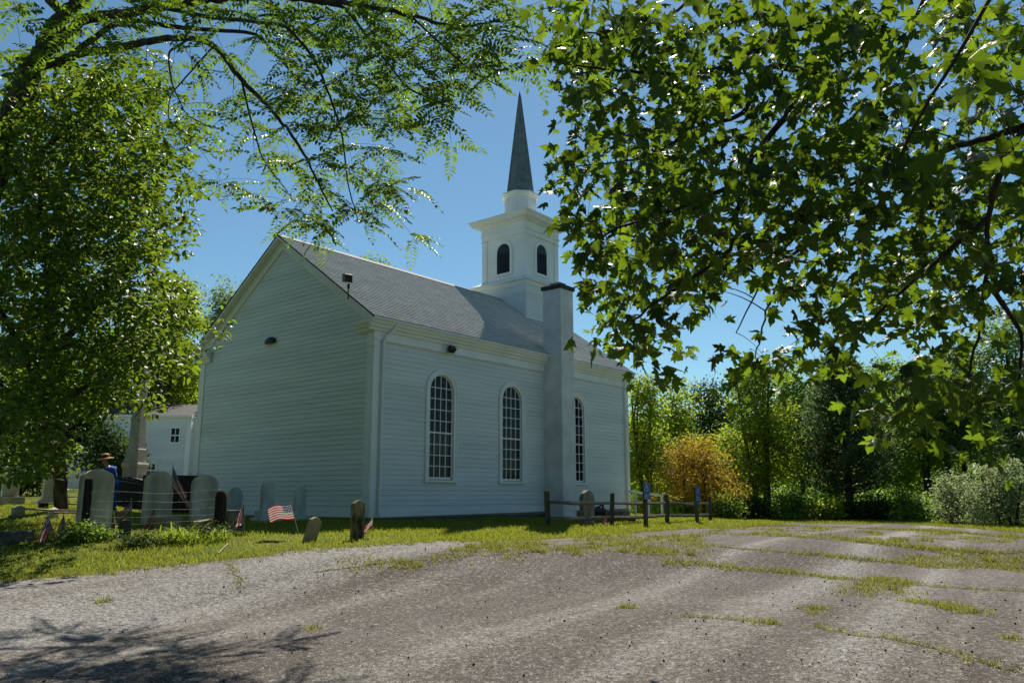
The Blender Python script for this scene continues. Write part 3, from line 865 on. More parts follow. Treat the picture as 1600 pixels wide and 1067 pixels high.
# downspouts
MB().tube([(0.55, -0.2, 4.86), (0.54, -0.19, 4.76), (0.32, -0.08, 4.52), (0.27, -0.055, 4.36), (0.27, -0.055, 0.1), (0.27, -0.12, -0.02)], 0.035, 8).build('downspout', WHITE, church, smooth=True)
MB().tube([(L - 0.34, -0.19, 4.86), (L - 0.33, -0.18, 4.76), (L - 0.28, -0.055, 4.45), (L - 0.28, -0.055, 0.05)], 0.033, 8).build('downspout', WHITE, church, smooth=True)

# lamps on the church
fl = MB().obox((2.70, -0.16, 4.52), (0.10, 0, 0), (0, 0.05, 0.05), (0, -0.06, 0.06)).build('floodlight', BLACKMETAL, church, bevel=0.01)
MB().tube([(2.70, -0.0, 4.60), (2.70, -0.07, 4.60), (2.70, -0.12, 4.56)], 0.018, 6).build('bracket', BLACKMETAL, fl)
MB().obox((2.70, -0.205, 4.475), (0.085, 0, 0), (0, 0.004, 0.004), (0, -0.045, 0.045)).build('lens', GLASS, fl)
gl = MB()
gl.loft([[(-0.02 - 0.13 * s * abs(math.sin(a)), 4.49 + 0.26 * s * math.cos(a), zz) for a in np.linspace(0, PI, 9)] for s, zz in ((1.0, 4.86), (1.0, 4.90), (0.8, 4.98), (0.45, 5.03))])
g_ = gl.build('gable_lamp', BLACKMETAL, church)
MB().box(-0.10, -0.025, 4.36, 4.62, 4.835, 4.858).build('lens', SHADE, g_)
pl = MB().tube([(-0.24, 0.80, 5.55), (-0.245, 0.80, 5.98)], 0.016, 6).build('pole_floodlight', BLACKMETAL, church)
MB().obox((-0.26, 0.84, 6.12), (0.03, 0.10, 0.03), (0.10, -0.03, 0.0), (-0.03, -0.03, 0.10)).build('lamp_housing', BLACKMETAL, pl, bevel=0.01)
MB().tube([(-0.245, 0.80, 5.84), (-0.245, 0.80, 5.95)], 0.035, 8).build('junction_box', BLACKMETAL, pl)

# steeple
TX, TY, TH = 11.2, W / 2, 1.10
def sq(h, z): return [(TX - h, TY - h, z), (TX + h, TY - h, z), (TX + h, TY + h, z), (TX - h, TY + h, z)]
tb = MB().loft([sq(1.28, 6.8), sq(1.28, 8.60)]).build('tower_base', WHITE, church)
MB().loft([sq(1.30, 8.602), sq(1.42, 8.62), sq(1.42, 8.66), sq(1.12, 8.84)]).build('tower_skirt', WHITE, church)
# siding on the tower base
for sx, sy in ((-1, 0), (0, -1)):
    for i in range(11):
        z0 = 7.1 + i * PITCHB
        th0, th1 = 1.282 + 0.014, 1.282 + 0.002
        if sx: A = [(TX - th0, TY - 1.27, z0), (TX - th0, TY + 1.27, z0), (TX - 1.281, TY + 1.27, z0), (TX - 1.281, TY - 1.27, z0), (TX - th1, TY - 1.27, z0 + PITCHB), (TX - th1, TY + 1.27, z0 + PITCHB), (TX - 1.281, TY + 1.27, z0 + PITCHB), (TX - 1.281, TY - 1.27, z0 + PITCHB)]; A = [A[i_] for i_ in (1, 0, 3, 2, 5, 4, 7, 6)]
        else: A = [(TX - 1.27, TY - th0, z0), (TX + 1.27, TY - th0, z0), (TX + 1.27, TY - 1.281, z0), (TX - 1.27, TY - 1.281, z0), (TX - 1.27, TY - th1, z0 + PITCHB), (TX + 1.27, TY - th1, z0 + PITCHB), (TX + 1.27, TY - 1.281, z0 + PITCHB), (TX - 1.27, TY - 1.281, z0 + PITCHB)]
        MB().hexa(A).build('tower_board', BOARD, tb)
MB().box(TX - 1.31, TX + 1.31, TY - 1.325, TY - 1.297, 6.95, 7.15).build('flashing', WHITE, tb)
bel = MB().loft([sq(TH - 0.05, 8.70), sq(TH - 0.05, 10.9)]).build('belfry', WHITE, church)
for sx in (-1, 1):
    for sy in (-1, 1):
        MB().box(min(TX + sx * 0.86, TX + sx * (TH + 0.0)), max(TX + sx * 0.86, TX + sx * TH), min(TY + sy * 0.86, TY + sy * TH), max(TY + sy * 0.86, TY + sy * TH), 8.78, 10.56).build('pilaster', WHITE, bel)
        MB().box(min(TX + sx * 0.84, TX + sx * (TH + 0.03)), max(TX + sx * 0.84, TX + sx * (TH + 0.03)), min(TY + sy * 0.84, TY + sy * (TH + 0.03)), max(TY + sy * 0.84, TY + sy * (TH + 0.03)), 10.50, 10.545).build('capital', WHITE, bel)
MB().loft([sq(TH + 0.012, 10.562), sq(TH + 0.012, 10.72), sq(TH + 0.05, 10.74), sq(TH + 0.05, 10.79), sq(TH + 0.02, 10.80), sq(TH + 0.02, 11.05), sq(TH + 0.10, 11.08), sq(TH + 0.14, 11.13), sq(TH + 0.30, 11.17), sq(TH + 0.34, 11.26), sq(TH + 0.40, 11.34), sq(TH + 0.40, 11.375), sq(0.6, 11.62)]).build('belfry_cornice', WHITE, bel)
# louvred openings on the four faces
for fx, fy in ((-1, 0), (0, -1), (1, 0), (0, 1)):
    n_ = np.array([fx, fy, 0.0]); t_ = np.array([-fy, fx, 0.0])
    ctr = np.array([TX, TY, 0]) + n_ * (TH - 0.05)
    N = 14; ro, ri, zb, zsp = 0.46, 0.33, 9.10, 9.98
    def Q(u, z, d): return tuple(ctr + t_ * u + n_ * d + np.array([0, 0, z]))
    def outl(r, zb): return [(r, zb)] + [(r * math.cos(PI * k / N), zsp + r * math.sin(PI * k / N)) for k in range(N + 1)] + [(-r, zb)]
    po, pi_ = outl(ro, zb - 0.10), outl(ri, zb)
    m_ = len(po)
    V = [Q(u, z, 0.045) for u, z in po] + [Q(u, z, 0.045) for u, z in pi_] + [Q(u, z, 0.0) for u, z in po] + [Q(u, z, 0.004) for u, z in pi_]
    F = []
    for k in range(m_ - 1):
        F += [(k, k + 1, m_ + k + 1, m_ + k), (k + 1, k, 2 * m_ + k, 2 * m_ + k + 1), (m_ + k, m_ + k + 1, 3 * m_ + k + 1, 3 * m_ + k)]
    F += [(0, m_, 2 * m_ - 1, m_ - 1), (0, m_ - 1, 3 * m_ - 1, 2 * m_)]
    lo = MB().add(V, F).build('louver_surround', WHITE, bel)
    MB().poly([Q(u, z, 0.006) for u, z in pi_]).build('louver_opening', LOUVER, bel)
    sm = MB()
    z = zb + 0.02
    while z < zsp - 0.02:
        sm.add([Q(-ri + .005, z, 0.034), Q(ri - .005, z, 0.034), Q(ri - .005, z + 0.045, 0.010), Q(-ri + .005, z + 0.045, 0.010), Q(-ri + .005, z - 0.008, 0.030), Q(ri - .005, z - 0.008, 0.030)], [(0, 1, 2, 3), (4, 5, 1, 0)])
        z += 0.066
    sm.build('louver_slats', LOUVER, bel, kind='stuff')
def octo(r, z): return [(TX + r * math.cos(PI / 8 + k * PI / 4), TY + r * math.sin(PI / 8 + k * PI / 4), z) for k in range(8)]
dr = MB().loft([octo(0.74, 11.50), octo(0.70, 11.64), octo(0.68, 11.66), octo(0.68, 12.42), octo(0.72, 12.44), octo(0.74, 12.50), octo(0.80, 12.53), octo(0.81, 12.60), octo(0.56, 12.66)]).build('spire_drum', WHITE, church)
for k in range(8):
    a0 = k * PI / 4
    n_ = np.array([math.cos(a0), math.sin(a0), 0]); t_ = np.array([-n_[1], n_[0], 0]); c0 = np.array([TX, TY, 12.02]) + n_ * (0.68 * math.cos(PI / 8) + 0.006)
    MB().obox(c0, t_ * 0.17, n_ * 0.008, np.array([0, 0, 0.26])).build('drum_panel', WHITE, dr)
# spire: eight sides of slate courses
NCs = 34
sp = MB().loft([octo(0.545, 12.64), octo(0.05, 17.0)]).build('spire', SPIRE, church)
Vs, Fs, n_ = [], [], 0
for c in range(NCs):
    t0, t1 = c / NCs, min(1, (c + 1.3) / NCs)
    ra, rb = 0.575 * (1 - t0) + 0.055 * t0, 0.56 * (1 - t1) + 0.042 * t1
    if c == 0: ra += 0.02
    za, zb = 12.62 + 4.42 * t0, 12.62 + 4.42 * t1
    A, B = np.array(octo(ra, za)), np.array(octo(rb, zb))
    nt_ = max(1, int(round(3.2 * (1 - t0))))
    for k in range(8):
        k2 = (k + 1) % 8
        for i in range(nt_):
            f0, f1 = i / nt_, (i + 1) / nt_ - 0.02
            j = rng.uniform(-0.004, 0.006)
            q = np.array([A[k] * (1 - f0) + A[k2] * f0, A[k] * (1 - f1) + A[k2] * f1, B[k] * (1 - f1) + B[k2] * f1, B[k] * (1 - f0) + B[k2] * f0])
            q[:2, 2] += j
            Vs.append(q); Fs.append((n_, n_ + 1, n_ + 2, n_ + 3)); n_ += 4
fastmesh('spire_slates', np.concatenate(Vs), np.array(Fs), SPIRE, sp, kind='stuff')
for k in range(8):
    A, B = octo(0.585, 12.64)[k], octo(0.05, 17.04)[k]
    MB().tube([A, B], 0.014, 5).build('hip_roll', SPIRE, sp)
MB().tube([(TX, TY, 16.95), (TX, TY, 17.1), (TX, TY, 17.3)], [0.06, 0.045, 0.008], 8).build('finial', BLACKMETAL, sp)

# ------------------------------------------------------------------ cemetery
FRONT = np.array([0.0, -1.0, 0.0])

def frame_at(P, yaw=0.0, lean=0.0, roll=0.0):
    """local axes: right, back, up for a stone whose face looks to -y turned by yaw"""
    R = Matrix.Rotation(yaw, 3, 'Z') @ Matrix.Rotation(roll, 3, 'Y') @ Matrix.Rotation(lean, 3, 'X')
    R = np.array(R)
    return R[:, 0], R[:, 1], R[:, 2]

def outline(w, h, style, n=14):
    """half width w/2; outline from the lower right, over the top, to the lower left"""
    a = w / 2
    if style == 'round':
        r = a; pts = [(a, 0), (a, h - r)] + [(r * math.cos(t), h - r + r * math.sin(t)) for t in np.linspace(0, PI, n)[1:-1]] + [(-a, h - r), (-a, 0)]
    elif style == 'segment':
        rise = 0.36 * w
        pts = [(a, 0), (a, h - rise)] + [(a * math.cos(t), h - rise + rise * math.sin(t)) for t in np.linspace(0, PI, n)[1:-1]] + [(-a, h - rise), (-a, 0)]
    elif style == 'ogee':
        pts = [(a, 0), (a, h - 0.05), (a * .8, h - 0.045), (a * .55, h - 0.02), (a * .25, h - 0.003), (0, h), (-a * .25, h - 0.003), (-a * .55, h - 0.02), (-a * .8, h - 0.045), (-a, h - 0.05), (-a, 0)]
    else:
        pts = [(a, 0), (a, h), (-a, h), (-a, 0)]
    return pts

def slab(P, w, h, t, style, yaw=0, lean=0, roll=0, z0=0.0):
    ax, ay, az = frame_at(P, yaw, lean, roll)
    pts = outline(w, h, style)
    mb = MB()
    f = [P + ax * u + az * (v + z0) - ay * t / 2 for u, v in pts]
    b = [P + ax * u + az * (v + z0) + ay * t / 2 for u, v in pts]
    n = len(pts)
    V = f + b
    F = [list(range(n))[::-1], [n + i for i in range(n)]] + [(i, (i + 1) % n, n + (i + 1) % n, n + i) for i in range(n)]
    F[0] = list(range(n)); F[1] = [n + i for i in range(n)][::-1]
    F = [F[0], F[1]] + [((i + 1) % n, i, n + i, n + (i + 1) % n) for i in range(n)]
    # faces outward whichever way: recalculated by validate
    return mb.add(V, F), (ax, ay, az)

def headstone(px, top, bot, wpx, d, style, label, mat, t=0.09, yaw=0.0, lean=0.0, roll=0.0, base=None, panel=False, group='old headstones in the churchyard', name='headstone'):
    P = gd(px, d)
    k = d / FPX
    g0 = project(P)[1]
    w_ = wpx * k / max(0.6, abs(math.cos(0)))
    ang = math.atan2(ray(px, 775)[0], ray(px, 775)[1])   # obliqueness of the view on a -y face
    tx = (px - 800) / FPX                       # how much of the face's width and thickness shows from here
    ex_, ey_ = abs(rt[0] - tx * fw[0]), abs(rt[1] - tx * fw[1])
    w_ = max(0.12, (wpx * k - t * ey_) / ex_)
    h = (bot - top) * k
    sink = (g0 - bot) * k                       # positive: the visible foot stands above the ground point
    P = P.copy(); P[2] += sink
    o = thing(name, (P[0], P[1], P[2] - max(sink, 0)), label, 'headstone', group)
    zb = 0.0
    if base:
        hb = 0
        for i, (bw, bh, bt) in enumerate(base):
            ax, ay, az = frame_at(P, yaw)
            MB().obox(P + az * (zb + bh / 2 - (0.2 if i == 0 else 0)), ax * bw / 2, ay * bt / 2, az * (bh / 2 + (0.2 if i == 0 else 0))).build('plinth', mat, o, bevel=0.015)
            zb += bh
        h -= zb; zb0 = zb
        m, ax = slab(P, w_, h, t, style, yaw, lean, roll, zb)
    else:
        m, ax = slab(P, w_, h + 0.25, t, style, yaw, lean, roll, -0.25)
    sl_ = m.build('slab', mat, o)
    bm_fix(sl_)
    b_ = sl_.modifiers.new('bevel', 'BEVEL'); b_.width = 0.010; b_.segments = 2; b_.limit_method = 'ANGLE'; b_.angle_limit = 0.7
    if panel:
        A = ax
        q, _ = slab(P - A[1] * (t / 2 + 0.002) , w_ * 0.7, h * 0.62, 0.012, 'round', yaw, lean, roll, zb + h * 0.27)
        pn = q.build('carved_panel', mat, o); bm_fix(pn)
    return o

import bmesh
def bm_fix(o):
    bm = bmesh.new(); bm.from_mesh(o.data)
    bmesh.ops.recalc_face_normals(bm, faces=bm.faces)
    bm.to_mesh(o.data); bm.free()

headstone(15, 727, 789, 29, 21, 'segment', 'round-topped tan headstone at the far left, beside the tree trunk', MARBLE, 0.12, base=[(0.66, 0.22, 0.3)])
headstone(81, 733, 788, 33, 22, 'segment', 'tan round-topped headstone on a low plinth, just right of the tree trunk', MARBLE, 0.14, base=[(0.78, 0.10, 0.34), (0.64, 0.05, 0.26)])
headstone(150, 735, 834, 57, 14.6, 'segment', 'large round-topped grey headstone in front of the person in the straw hat', MARBLE, 0.11, panel=False)
headstone(247, 737, 818, 48, 17, 'segment', 'tall round-topped headstone with a framed panel, behind the big drooping flag', MARBLE, 0.10, panel=True)
headstone(319, 743, 818, 44, 17.5, 'segment', 'tall grey round-topped headstone behind the dark leaning fence post', MARBLE, 0.10, roll=0.0, panel=False)
headstone(367, 762, 812, 25, 20, 'round', 'small round-topped headstone in shade against the gable wall, behind the rough stone block', MARBLEW, 0.09)
headstone(200, 812, 845, 19, 14.2, 'round', 'small dark round-topped headstone low in the grass, right of the large grey one', SLATE, 0.08)
headstone(418, 753, 817, 23, 18.7, 'round', 'pale round-topped marker on a two-step plinth in the shade of the gable', MARBLEW, 0.13, base=[(0.60, 0.13, 0.42), (0.44, 0.17, 0.3)])
headstone(469, 760, 816, 21, 19.6, 'round', 'pale round-topped marker on a single plinth near the church corner', MARBLEW, 0.12, base=[(0.42, 0.17, 0.30)])
headstone(486, 808, 847, 22, 14.1, 'ogee', 'little tan headstone leaning to the right on the sunny grass', TANSTONE, 0.08, roll=0.24, lean=0.10)
headstone(560, 783, 841, 23, 14.4, 'ogee', 'upright mossy brown headstone standing in front of the church corner', MOSSY, 0.11)
headstone(917, 767, 824, 24, 22.2, 'round', 'round-topped pale headstone standing behind the split rail fence', GREYST, 0.14)

# low blocks and slabs
def block(px, d, size, label, mat, yaw=0.0, roll=0.0, lean=0.0, z=0.0, name='stone_block', cat='stone block', bev=0.02, sub=None):
    P = gd(px, d)
    ax, ay, az = frame_at(P, yaw, lean, roll)
    o = MB().obox(P + np.array([0, 0, size[2] / 2 - 0.06 + z]), ax * size[0] / 2, ay * size[1] / 2, az * (size[2] / 2 + 0.06)).build(name, mat, None, bevel=bev)
    return tag(o, label, cat)
block(27, 13.6, (0.56, 0.30, 0.19), 'low dark slab lying in the grass at the far left behind the wire fence', ROUGHST, 0.2)
block(364, 15.4, (0.37, 0.28, 0.41), 'rough square grey stone block right of the dark fence post', ROUGHST, 0.1)
block(266, 15.8, (0.46, 0.3, 0.10), 'thin pale ledger slab lying at the foot of the framed-panel headstone', TANSTONE, 0.1, z=0.12)
block(325, 15.4, (0.42, 0.3, 0.08), 'pale broken slab tilted against the dark fence post', TANSTONE, 0.1, roll=-0.22, z=0.16)
block(121, 13.9, (0.32, 0.35, 0.12), 'flat pale footstone half hidden by the bush beside the fence post', MARBLE, 0.1)
block(100, 24, (0.20, 0.12, 0.26), 'tiny grey headstone far back in front of the porch steps', MARBLE, 0.0, name='small_headstone', cat='headstone')
block(968, 24.5, (1.1, 0.55, 0.10), 'flat blue-grey slab lying beside the far corner of the church', SLATE, 0.1, name='stone_slab', cat='stone slab')

# family monument: an obelisk
d = 25.0
P = gd(207, d); k = d / FPX
ob = thing('obelisk_monument', P, 'tall granite obelisk on a stepped pedestal in front of the white house', 'monument')
ax, ay, az = frame_at(P, 0.5)
def sqr(h, z):
    h = h * 0.66
    return [tuple(P + ax * sx * h + ay * sy * h + az * z) for sx, sy in ((-1, -1), (1, -1), (1, 1), (-1, 1))]
zt = lambda py: (775 - py) * k + CAM[2] - P[2]
MB().loft([sqr(0.50, -0.3), sqr(0.50, zt(766)), sqr(0.46, zt(764))]).build('plinth', GRANITE, ob)
MB().loft([sqr(0.38, zt(763.9)), sqr(0.375, zt(731)), sqr(0.42, zt(729)), sqr(0.44, zt(725)), sqr(0.40, zt(722))]).build('die', GRANITE, ob)
MB().loft([sqr(0.35, zt(721.9)), sqr(0.33, zt(716)), sqr(0.325, zt(702)), sqr(0.285, zt(700))]).build('pedestal', GRANITE, ob)
MB().loft([sqr(0.27, zt(699.9)), sqr(0.155, zt(560)), sqr(0.01, zt(545))]).build('shaft', GRANITE, ob)
MB().tube([P - ay * 0.255 + az * zt(748) + ax * 0.11 * math.cos(t) + az * 0.11 * math.sin(t) for t in np.linspace(0, 2 * PI, 13)], 0.03, 6).build('carved_wreath', GRANITE, ob)

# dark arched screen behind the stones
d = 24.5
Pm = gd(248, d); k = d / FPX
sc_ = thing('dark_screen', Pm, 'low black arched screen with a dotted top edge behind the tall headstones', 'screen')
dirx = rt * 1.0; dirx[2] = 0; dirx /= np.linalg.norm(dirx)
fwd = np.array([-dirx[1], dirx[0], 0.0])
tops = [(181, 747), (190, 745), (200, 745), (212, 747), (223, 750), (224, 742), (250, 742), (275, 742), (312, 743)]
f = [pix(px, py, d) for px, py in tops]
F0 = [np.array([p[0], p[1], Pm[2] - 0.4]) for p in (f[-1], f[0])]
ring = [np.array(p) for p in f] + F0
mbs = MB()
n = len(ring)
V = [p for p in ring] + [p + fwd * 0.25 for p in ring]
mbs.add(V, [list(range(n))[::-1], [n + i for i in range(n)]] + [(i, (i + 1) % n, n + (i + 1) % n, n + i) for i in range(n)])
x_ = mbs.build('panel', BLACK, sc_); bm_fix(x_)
mbs = MB()
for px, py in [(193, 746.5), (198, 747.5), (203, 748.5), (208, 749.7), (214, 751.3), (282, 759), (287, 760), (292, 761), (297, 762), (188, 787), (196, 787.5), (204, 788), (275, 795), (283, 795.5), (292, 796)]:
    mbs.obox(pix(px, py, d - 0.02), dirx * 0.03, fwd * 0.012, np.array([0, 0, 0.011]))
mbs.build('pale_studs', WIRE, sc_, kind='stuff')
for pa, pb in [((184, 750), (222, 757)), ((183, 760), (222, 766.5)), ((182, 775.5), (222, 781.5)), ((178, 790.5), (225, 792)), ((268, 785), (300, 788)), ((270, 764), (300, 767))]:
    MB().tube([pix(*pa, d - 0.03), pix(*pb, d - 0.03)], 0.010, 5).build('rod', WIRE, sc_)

# granite posts with iron pipe rails
g = thing('pipe_rail_fence', gd(60, 18), 'low plot fence of granite posts joined by old iron pipe rails', 'fence')
def gpost(px, py, wpx, d, mat=GRANITE):
    P = pix(px, py, d); z0 = G(P[0], P[1]) - 0.3; h_ = wpx * d / FPX / 2
    def s_(q, z): return [(P[0] - q, P[1] - q, z), (P[0] + q, P[1] - q, z), (P[0] + q, P[1] + q, z), (P[0] - q, P[1] + q, z)]
    MB().loft([s_(h_, z0), s_(h_, P[2] - 0.05), s_(h_ * 0.15, P[2])]).build('granite_post', mat, g, bevel=0.008)
gpost(29.5, 789, 15, 18, GRANITE); gpost(84, 792, 12, 18.3, MARBLE); gpost(68.5, 782.5, 11, 19.5, DARKWOOD)
for pa, da, pb, db_ in [((33, 794.5), 18, (85, 797), 18.2), ((72, 786.5), 19.5, (135, 787.5), 19.5), ((85, 797), 18.2, (135, 797.5), 18), ((85, 801), 18.2, (135, 800.5), 18), ((170, 799.5), 18, (184, 800), 18)]:
    MB().tube([pix(*pa, da), pix(*pb, db_)], 0.021, 8).build('pipe_rail', RUSTPIPE, g, smooth=True)

# wire fence
wf = thing('wire_fence', gd(137, 14.0), 'sagging wire mesh fence strung between two dark wooden posts', 'fence')
def wpost(px, top, bot, wpx, d, rnd=True):
    B_ = gd(px, d); T_ = pix(px, top, d); T_[:2] = B_[:2]
    h_ = wpx * d / FPX / 2
    H = T_[2] - B_[2]
    rings = []
    for fz, fr in [(-0.25, 1), (0.15, 1.03), (0.4, 1.06), (0.65, 1.1), (0.85, 1.08), (0.95, 0.9), (1.0, 0.55)] if rnd else [(-0.25, 1), (0.5, 1.02), (0.98, 1.0), (1.0, 0.92)]:
        rings.append([(B_[0] + h_ * fr * math.cos(a) * (1 + 0.08 * math.sin(3 * a + fz * 5)), B_[1] + h_ * fr * 0.8 * math.sin(a), B_[2] + H * fz) for a in np.linspace(0, 2 * PI, 10, endpoint=False)])
    return MB().loft(rings).build('wooden_post', DARKWOOD, wf, smooth=True), B_, T_
_, b1, t1 = wpost(137, 748, 834, 12.5, 14.0, False)
_, b2, t2 = wpost(346, 766, 828, 18, 14.9, True)
b0 = gd(-60, 13.0); t0 = b0 + np.array([0, 0, 0.98])
mbs = MB()
Hs = 0.80
for (A, B) in ((b0, b1), (b1, b2)):
    L_ = np.linalg.norm(B - A)
    nst = int(L_ / 0.11)
    for z in (0.05, 0.16, 0.27, 0.38, 0.5, 0.64, 0.80):
        pts = []
        for s in np.linspace(0, 1, 9):
            q = A + (B - A) * s; q = q + np.array([0, 0, z - 0.05 * math.sin(PI * s) + 0.015 * math.sin(9 * s + z * 7)])
            pts.append(q)
        mbs.tube(pts, 0.0017, 3, cap=False)
    for i in range(nst):
        s = (i + 0.5) / nst
        q = A + (B - A) * s
        mbs.tube([q + np.array([0, 0, 0.0]), q + np.array([0.01 * math.sin(i), 0, Hs - 0.05 * math.sin(PI * s)])], 0.0013, 3, cap=False)
mbs.build('wire_mesh', WIRE, wf, kind='stuff')

# dead stick leaning out of the lilies
P0, P1, P2 = pix(293, 828, 14.3), pix(315, 792, 14.3), pix(322, 788, 14.3)
st = MB().tube([P0, pix(304, 808, 14.3), P1, P2], [0.013, 0.012, 0.010, 0.004], 6).tube([P1, pix(315, 786, 14.3)], [0.009, 0.004], 5).build('dead_branch', DEADSTICK, None, smooth=True)
tag(st, 'bleached dead branch leaning up out of the lily clump', 'branch')
st = MB().tube([pix(357, 827, 15.0), pix(373, 803, 15.0)], 0.008, 6).build('bare_flagstick', STICK, None)
tag(st, 'bare slanting stick in front of the rough square stone block', 'stick')
st = MB().tube([gp(341, 866) + np.array([0, 0, .02]), gp(356, 853) + np.array([0, 0, .04])], 0.008, 6).build('fallen_branch', DEADSTICK, None)
tag(st, 'short broken branch on the grass in front of the lilies', 'branch')

# ------------------------------------------------------------------ flags
def flag_mat():
    m, nt, b, out = newmat('flag_cloth')
    tc = nt.nodes.new('ShaderNodeUVMap'); tc.uv_map = 'UVMap'
    sp_ = nt.nodes.new('ShaderNodeSeparateXYZ'); nt.links.new(tc.outputs[0], sp_.inputs[0])
    u, v = sp_.outputs[0], sp_.outputs[1]
    st_ = math_(nt, 'MODULO', math_(nt, 'FLOOR', math_(nt, 'MULTIPLY', v, 12.999)), 2.0)
    c = mixc(nt, st_, (0.38, 0.02, 0.03), (0.62, 0.58, 0.54))
    can = math_(nt, 'MULTIPLY', math_(nt, 'LESS_THAN', u, 0.4), math_(nt, 'GREATER_THAN', v, 0.4615))
    mp = nt.nodes.new('ShaderNodeCombineXYZ')
    fu = math_(nt, 'SUBTRACT', math_(nt, 'FRACT', math_(nt, 'MULTIPLY', u, 15.0)), 0.5)
    fv = math_(nt, 'SUBTRACT', math_(nt, 'FRACT', math_(nt, 'MULTIPLY', math_(nt, 'SUBTRACT', v, 0.4615), 9.3)), 0.5)
    d2 = math_(nt, 'ADD', math_(nt, 'MULTIPLY', fu, fu), math_(nt, 'MULTIPLY', fv, fv))
    star = math_(nt, 'LESS_THAN', d2, 0.075)
    cc = mixc(nt, star, (0.015, 0.022, 0.09), (0.6, 0.6, 0.6))
    c = mixc(nt, can, c, cc)
    nt.links.new(c, b.inputs['Base Color']); b.inputs['Roughness'].default_value = 0.8
    t = nt.nodes.new('ShaderNodeBsdfTranslucent'); nt.links.new(c, t.inputs[0])
    mx = nt.nodes.new('ShaderNodeMixShader'); mx.inputs[0].default_value = 0.35
    nt.links.new(b.outputs[0], mx.inputs[1]); nt.links.new(t.outputs[0], mx.inputs[2]); nt.links.new(mx.outputs[0], out.inputs[0])
    return m
FLAG = flag_mat()

def flag(top, base, d, fly_px, label, droop=1.0, size=0.42, d2=None, seed=0, spread=0.35, side=-1, group='small flags on sticks in the churchyard'):
    """stick from base to top; the cloth starts at the top of the stick. droop 1 hangs down the stick, 0 flies out level"""
    r = np.random.default_rng(seed)
    B_, T_ = pix(*base, d), pix(*top, d2 or d)
    gz = G(B_[0], B_[1])
    o = thing('small_flag', (B_[0], B_[1], min(gz, B_[2])), label, 'flag', group)
    ex = (T_ - B_); Ls = np.linalg.norm(ex); ex = ex / Ls
    B2 = B_ - ex * max(0.05, (B_[2] - gz) + 0.05)
    MB().tube([B2, T_ + ex * 0.015], 0.006, 6).build('stick', STICK, o)
    MB().tube([T_ + ex * 0.012, T_ + ex * 0.04], [0.011, 0.003], 6).build('gold_tip', PETAL, o)
    dx = rt.copy(); dx[2] = 0; dx /= np.linalg.norm(dx)
    dy = np.array([-dx[1], dx[0], 0])
    hoist = size * 0.62; fly = size
    nu, nv = 18, 12
    V = []
    for j in range(nv + 1):
        for i in range(nu + 1):
            u, v = i / nu, j / nv
            p0 = T_ - ex * hoist * (1 - v)
            out_ = dx * side * spread + np.array([0, 0, -1.0]) * droop + dx * side * (1 - droop) * (1 - spread)
            out_ = out_ / np.linalg.norm(out_)
            q = p0 + out_ * fly * u
            # when it hangs the hoist gathers into folds about the stick
            if droop > 0.4:
                q = q + dx * side * (0.055 * math.sin(v * 7 + seed) * u + 0.03 * u * (1 - v)) + dy * (0.05 * math.sin(v * 11 + u * 3 + seed) * u ** 0.6)
                q[2] += (1 - v) * hoist * 0.45 * u * droop
            else:
                q = q + dy * 0.035 * math.sin(u * 8 + v * 2 + seed) * u + np.array([0, 0, 0.03 * math.sin(u * 7 + 1 + seed) * u])
            V.append(q)
    V = np.array(V)
    idx = np.arange((nu + 1) * (nv + 1)).reshape(nv + 1, nu + 1)
    F = np.stack([idx[:-1, :-1], idx[:-1, 1:], idx[1:, 1:], idx[1:, :-1]], 2).reshape(-1, 4)
    c = fastmesh('cloth', V, F, FLAG, o, smooth=True)
    uv = c.data.uv_layers.new(name='UVMap')
    li = np.empty(len(c.data.loops), np.int32); c.data.loops.foreach_get('vertex_index', li)
    U = np.stack([(li % (nu + 1)) / nu, (li // (nu + 1)) / nv], 1).astype(np.float32)
    uv.data.foreach_set('uv', U.ravel())
    return o

flag((75, 805), (91, 850), 13.4, 0, 'limp striped flag hanging from a slanting stick at the left end of the wire fence', 1.0, 0.40, seed=1, spread=0.25)
flag((99, 803), (106, 838), 14.0, 0, 'narrow limp flag on the second slanting stick, left of the dark post', 1.0, 0.28, seed=2, spread=0.15)
flag((178, 803), (186, 838), 14.2, 0, 'limp flag hanging at the right foot of the large grey headstone', 1.0, 0.40, seed=3, spread=0.12, side=1)
flag((205, 781), (208, 822), 16.4, 0, 'flag slanting left from its stick above the small dark headstone', 0.75, 0.36, seed=4, spread=0.55)
flag((242, 792), (246, 832), 15.6, 0, 'flag hanging left of its stick in front of the framed-panel headstone', 0.85, 0.36, seed=5, spread=0.35)
flag((270, 727), (266, 812), 16.4, 0, 'big dark drooping flag on the tallest stick between two tall headstones', 0.9, 0.70, seed=6, spread=0.42, side=1)
flag((352, 778), (352, 812), 16.3, 0, 'small flag half hidden behind the dark fence post', 0.9, 0.32, seed=7, spread=0.5)
flag((381.4, 776), (381.4, 829), 15.0, 0, 'flag on an upright stick at the right edge of the rough stone block', 0.95, 0.42, seed=8, spread=0.10)
flag((455, 788), (468, 841), 14.3, 0, 'flag flying open to the left beside the leaning tan headstone', 0.1, 0.42, seed=9, spread=0.9)
flag((583, 804), (581, 839), 14.6, 0, 'flag drooping left of its stick beside the mossy headstone', 0.8, 0.30, seed=10, spread=0.5)
flag((947.5, 796), (949, 819), 21.2, 0, 'little flag hanging behind the second post of the rail fence', 1.0, 0.32, seed=11, spread=0.15)

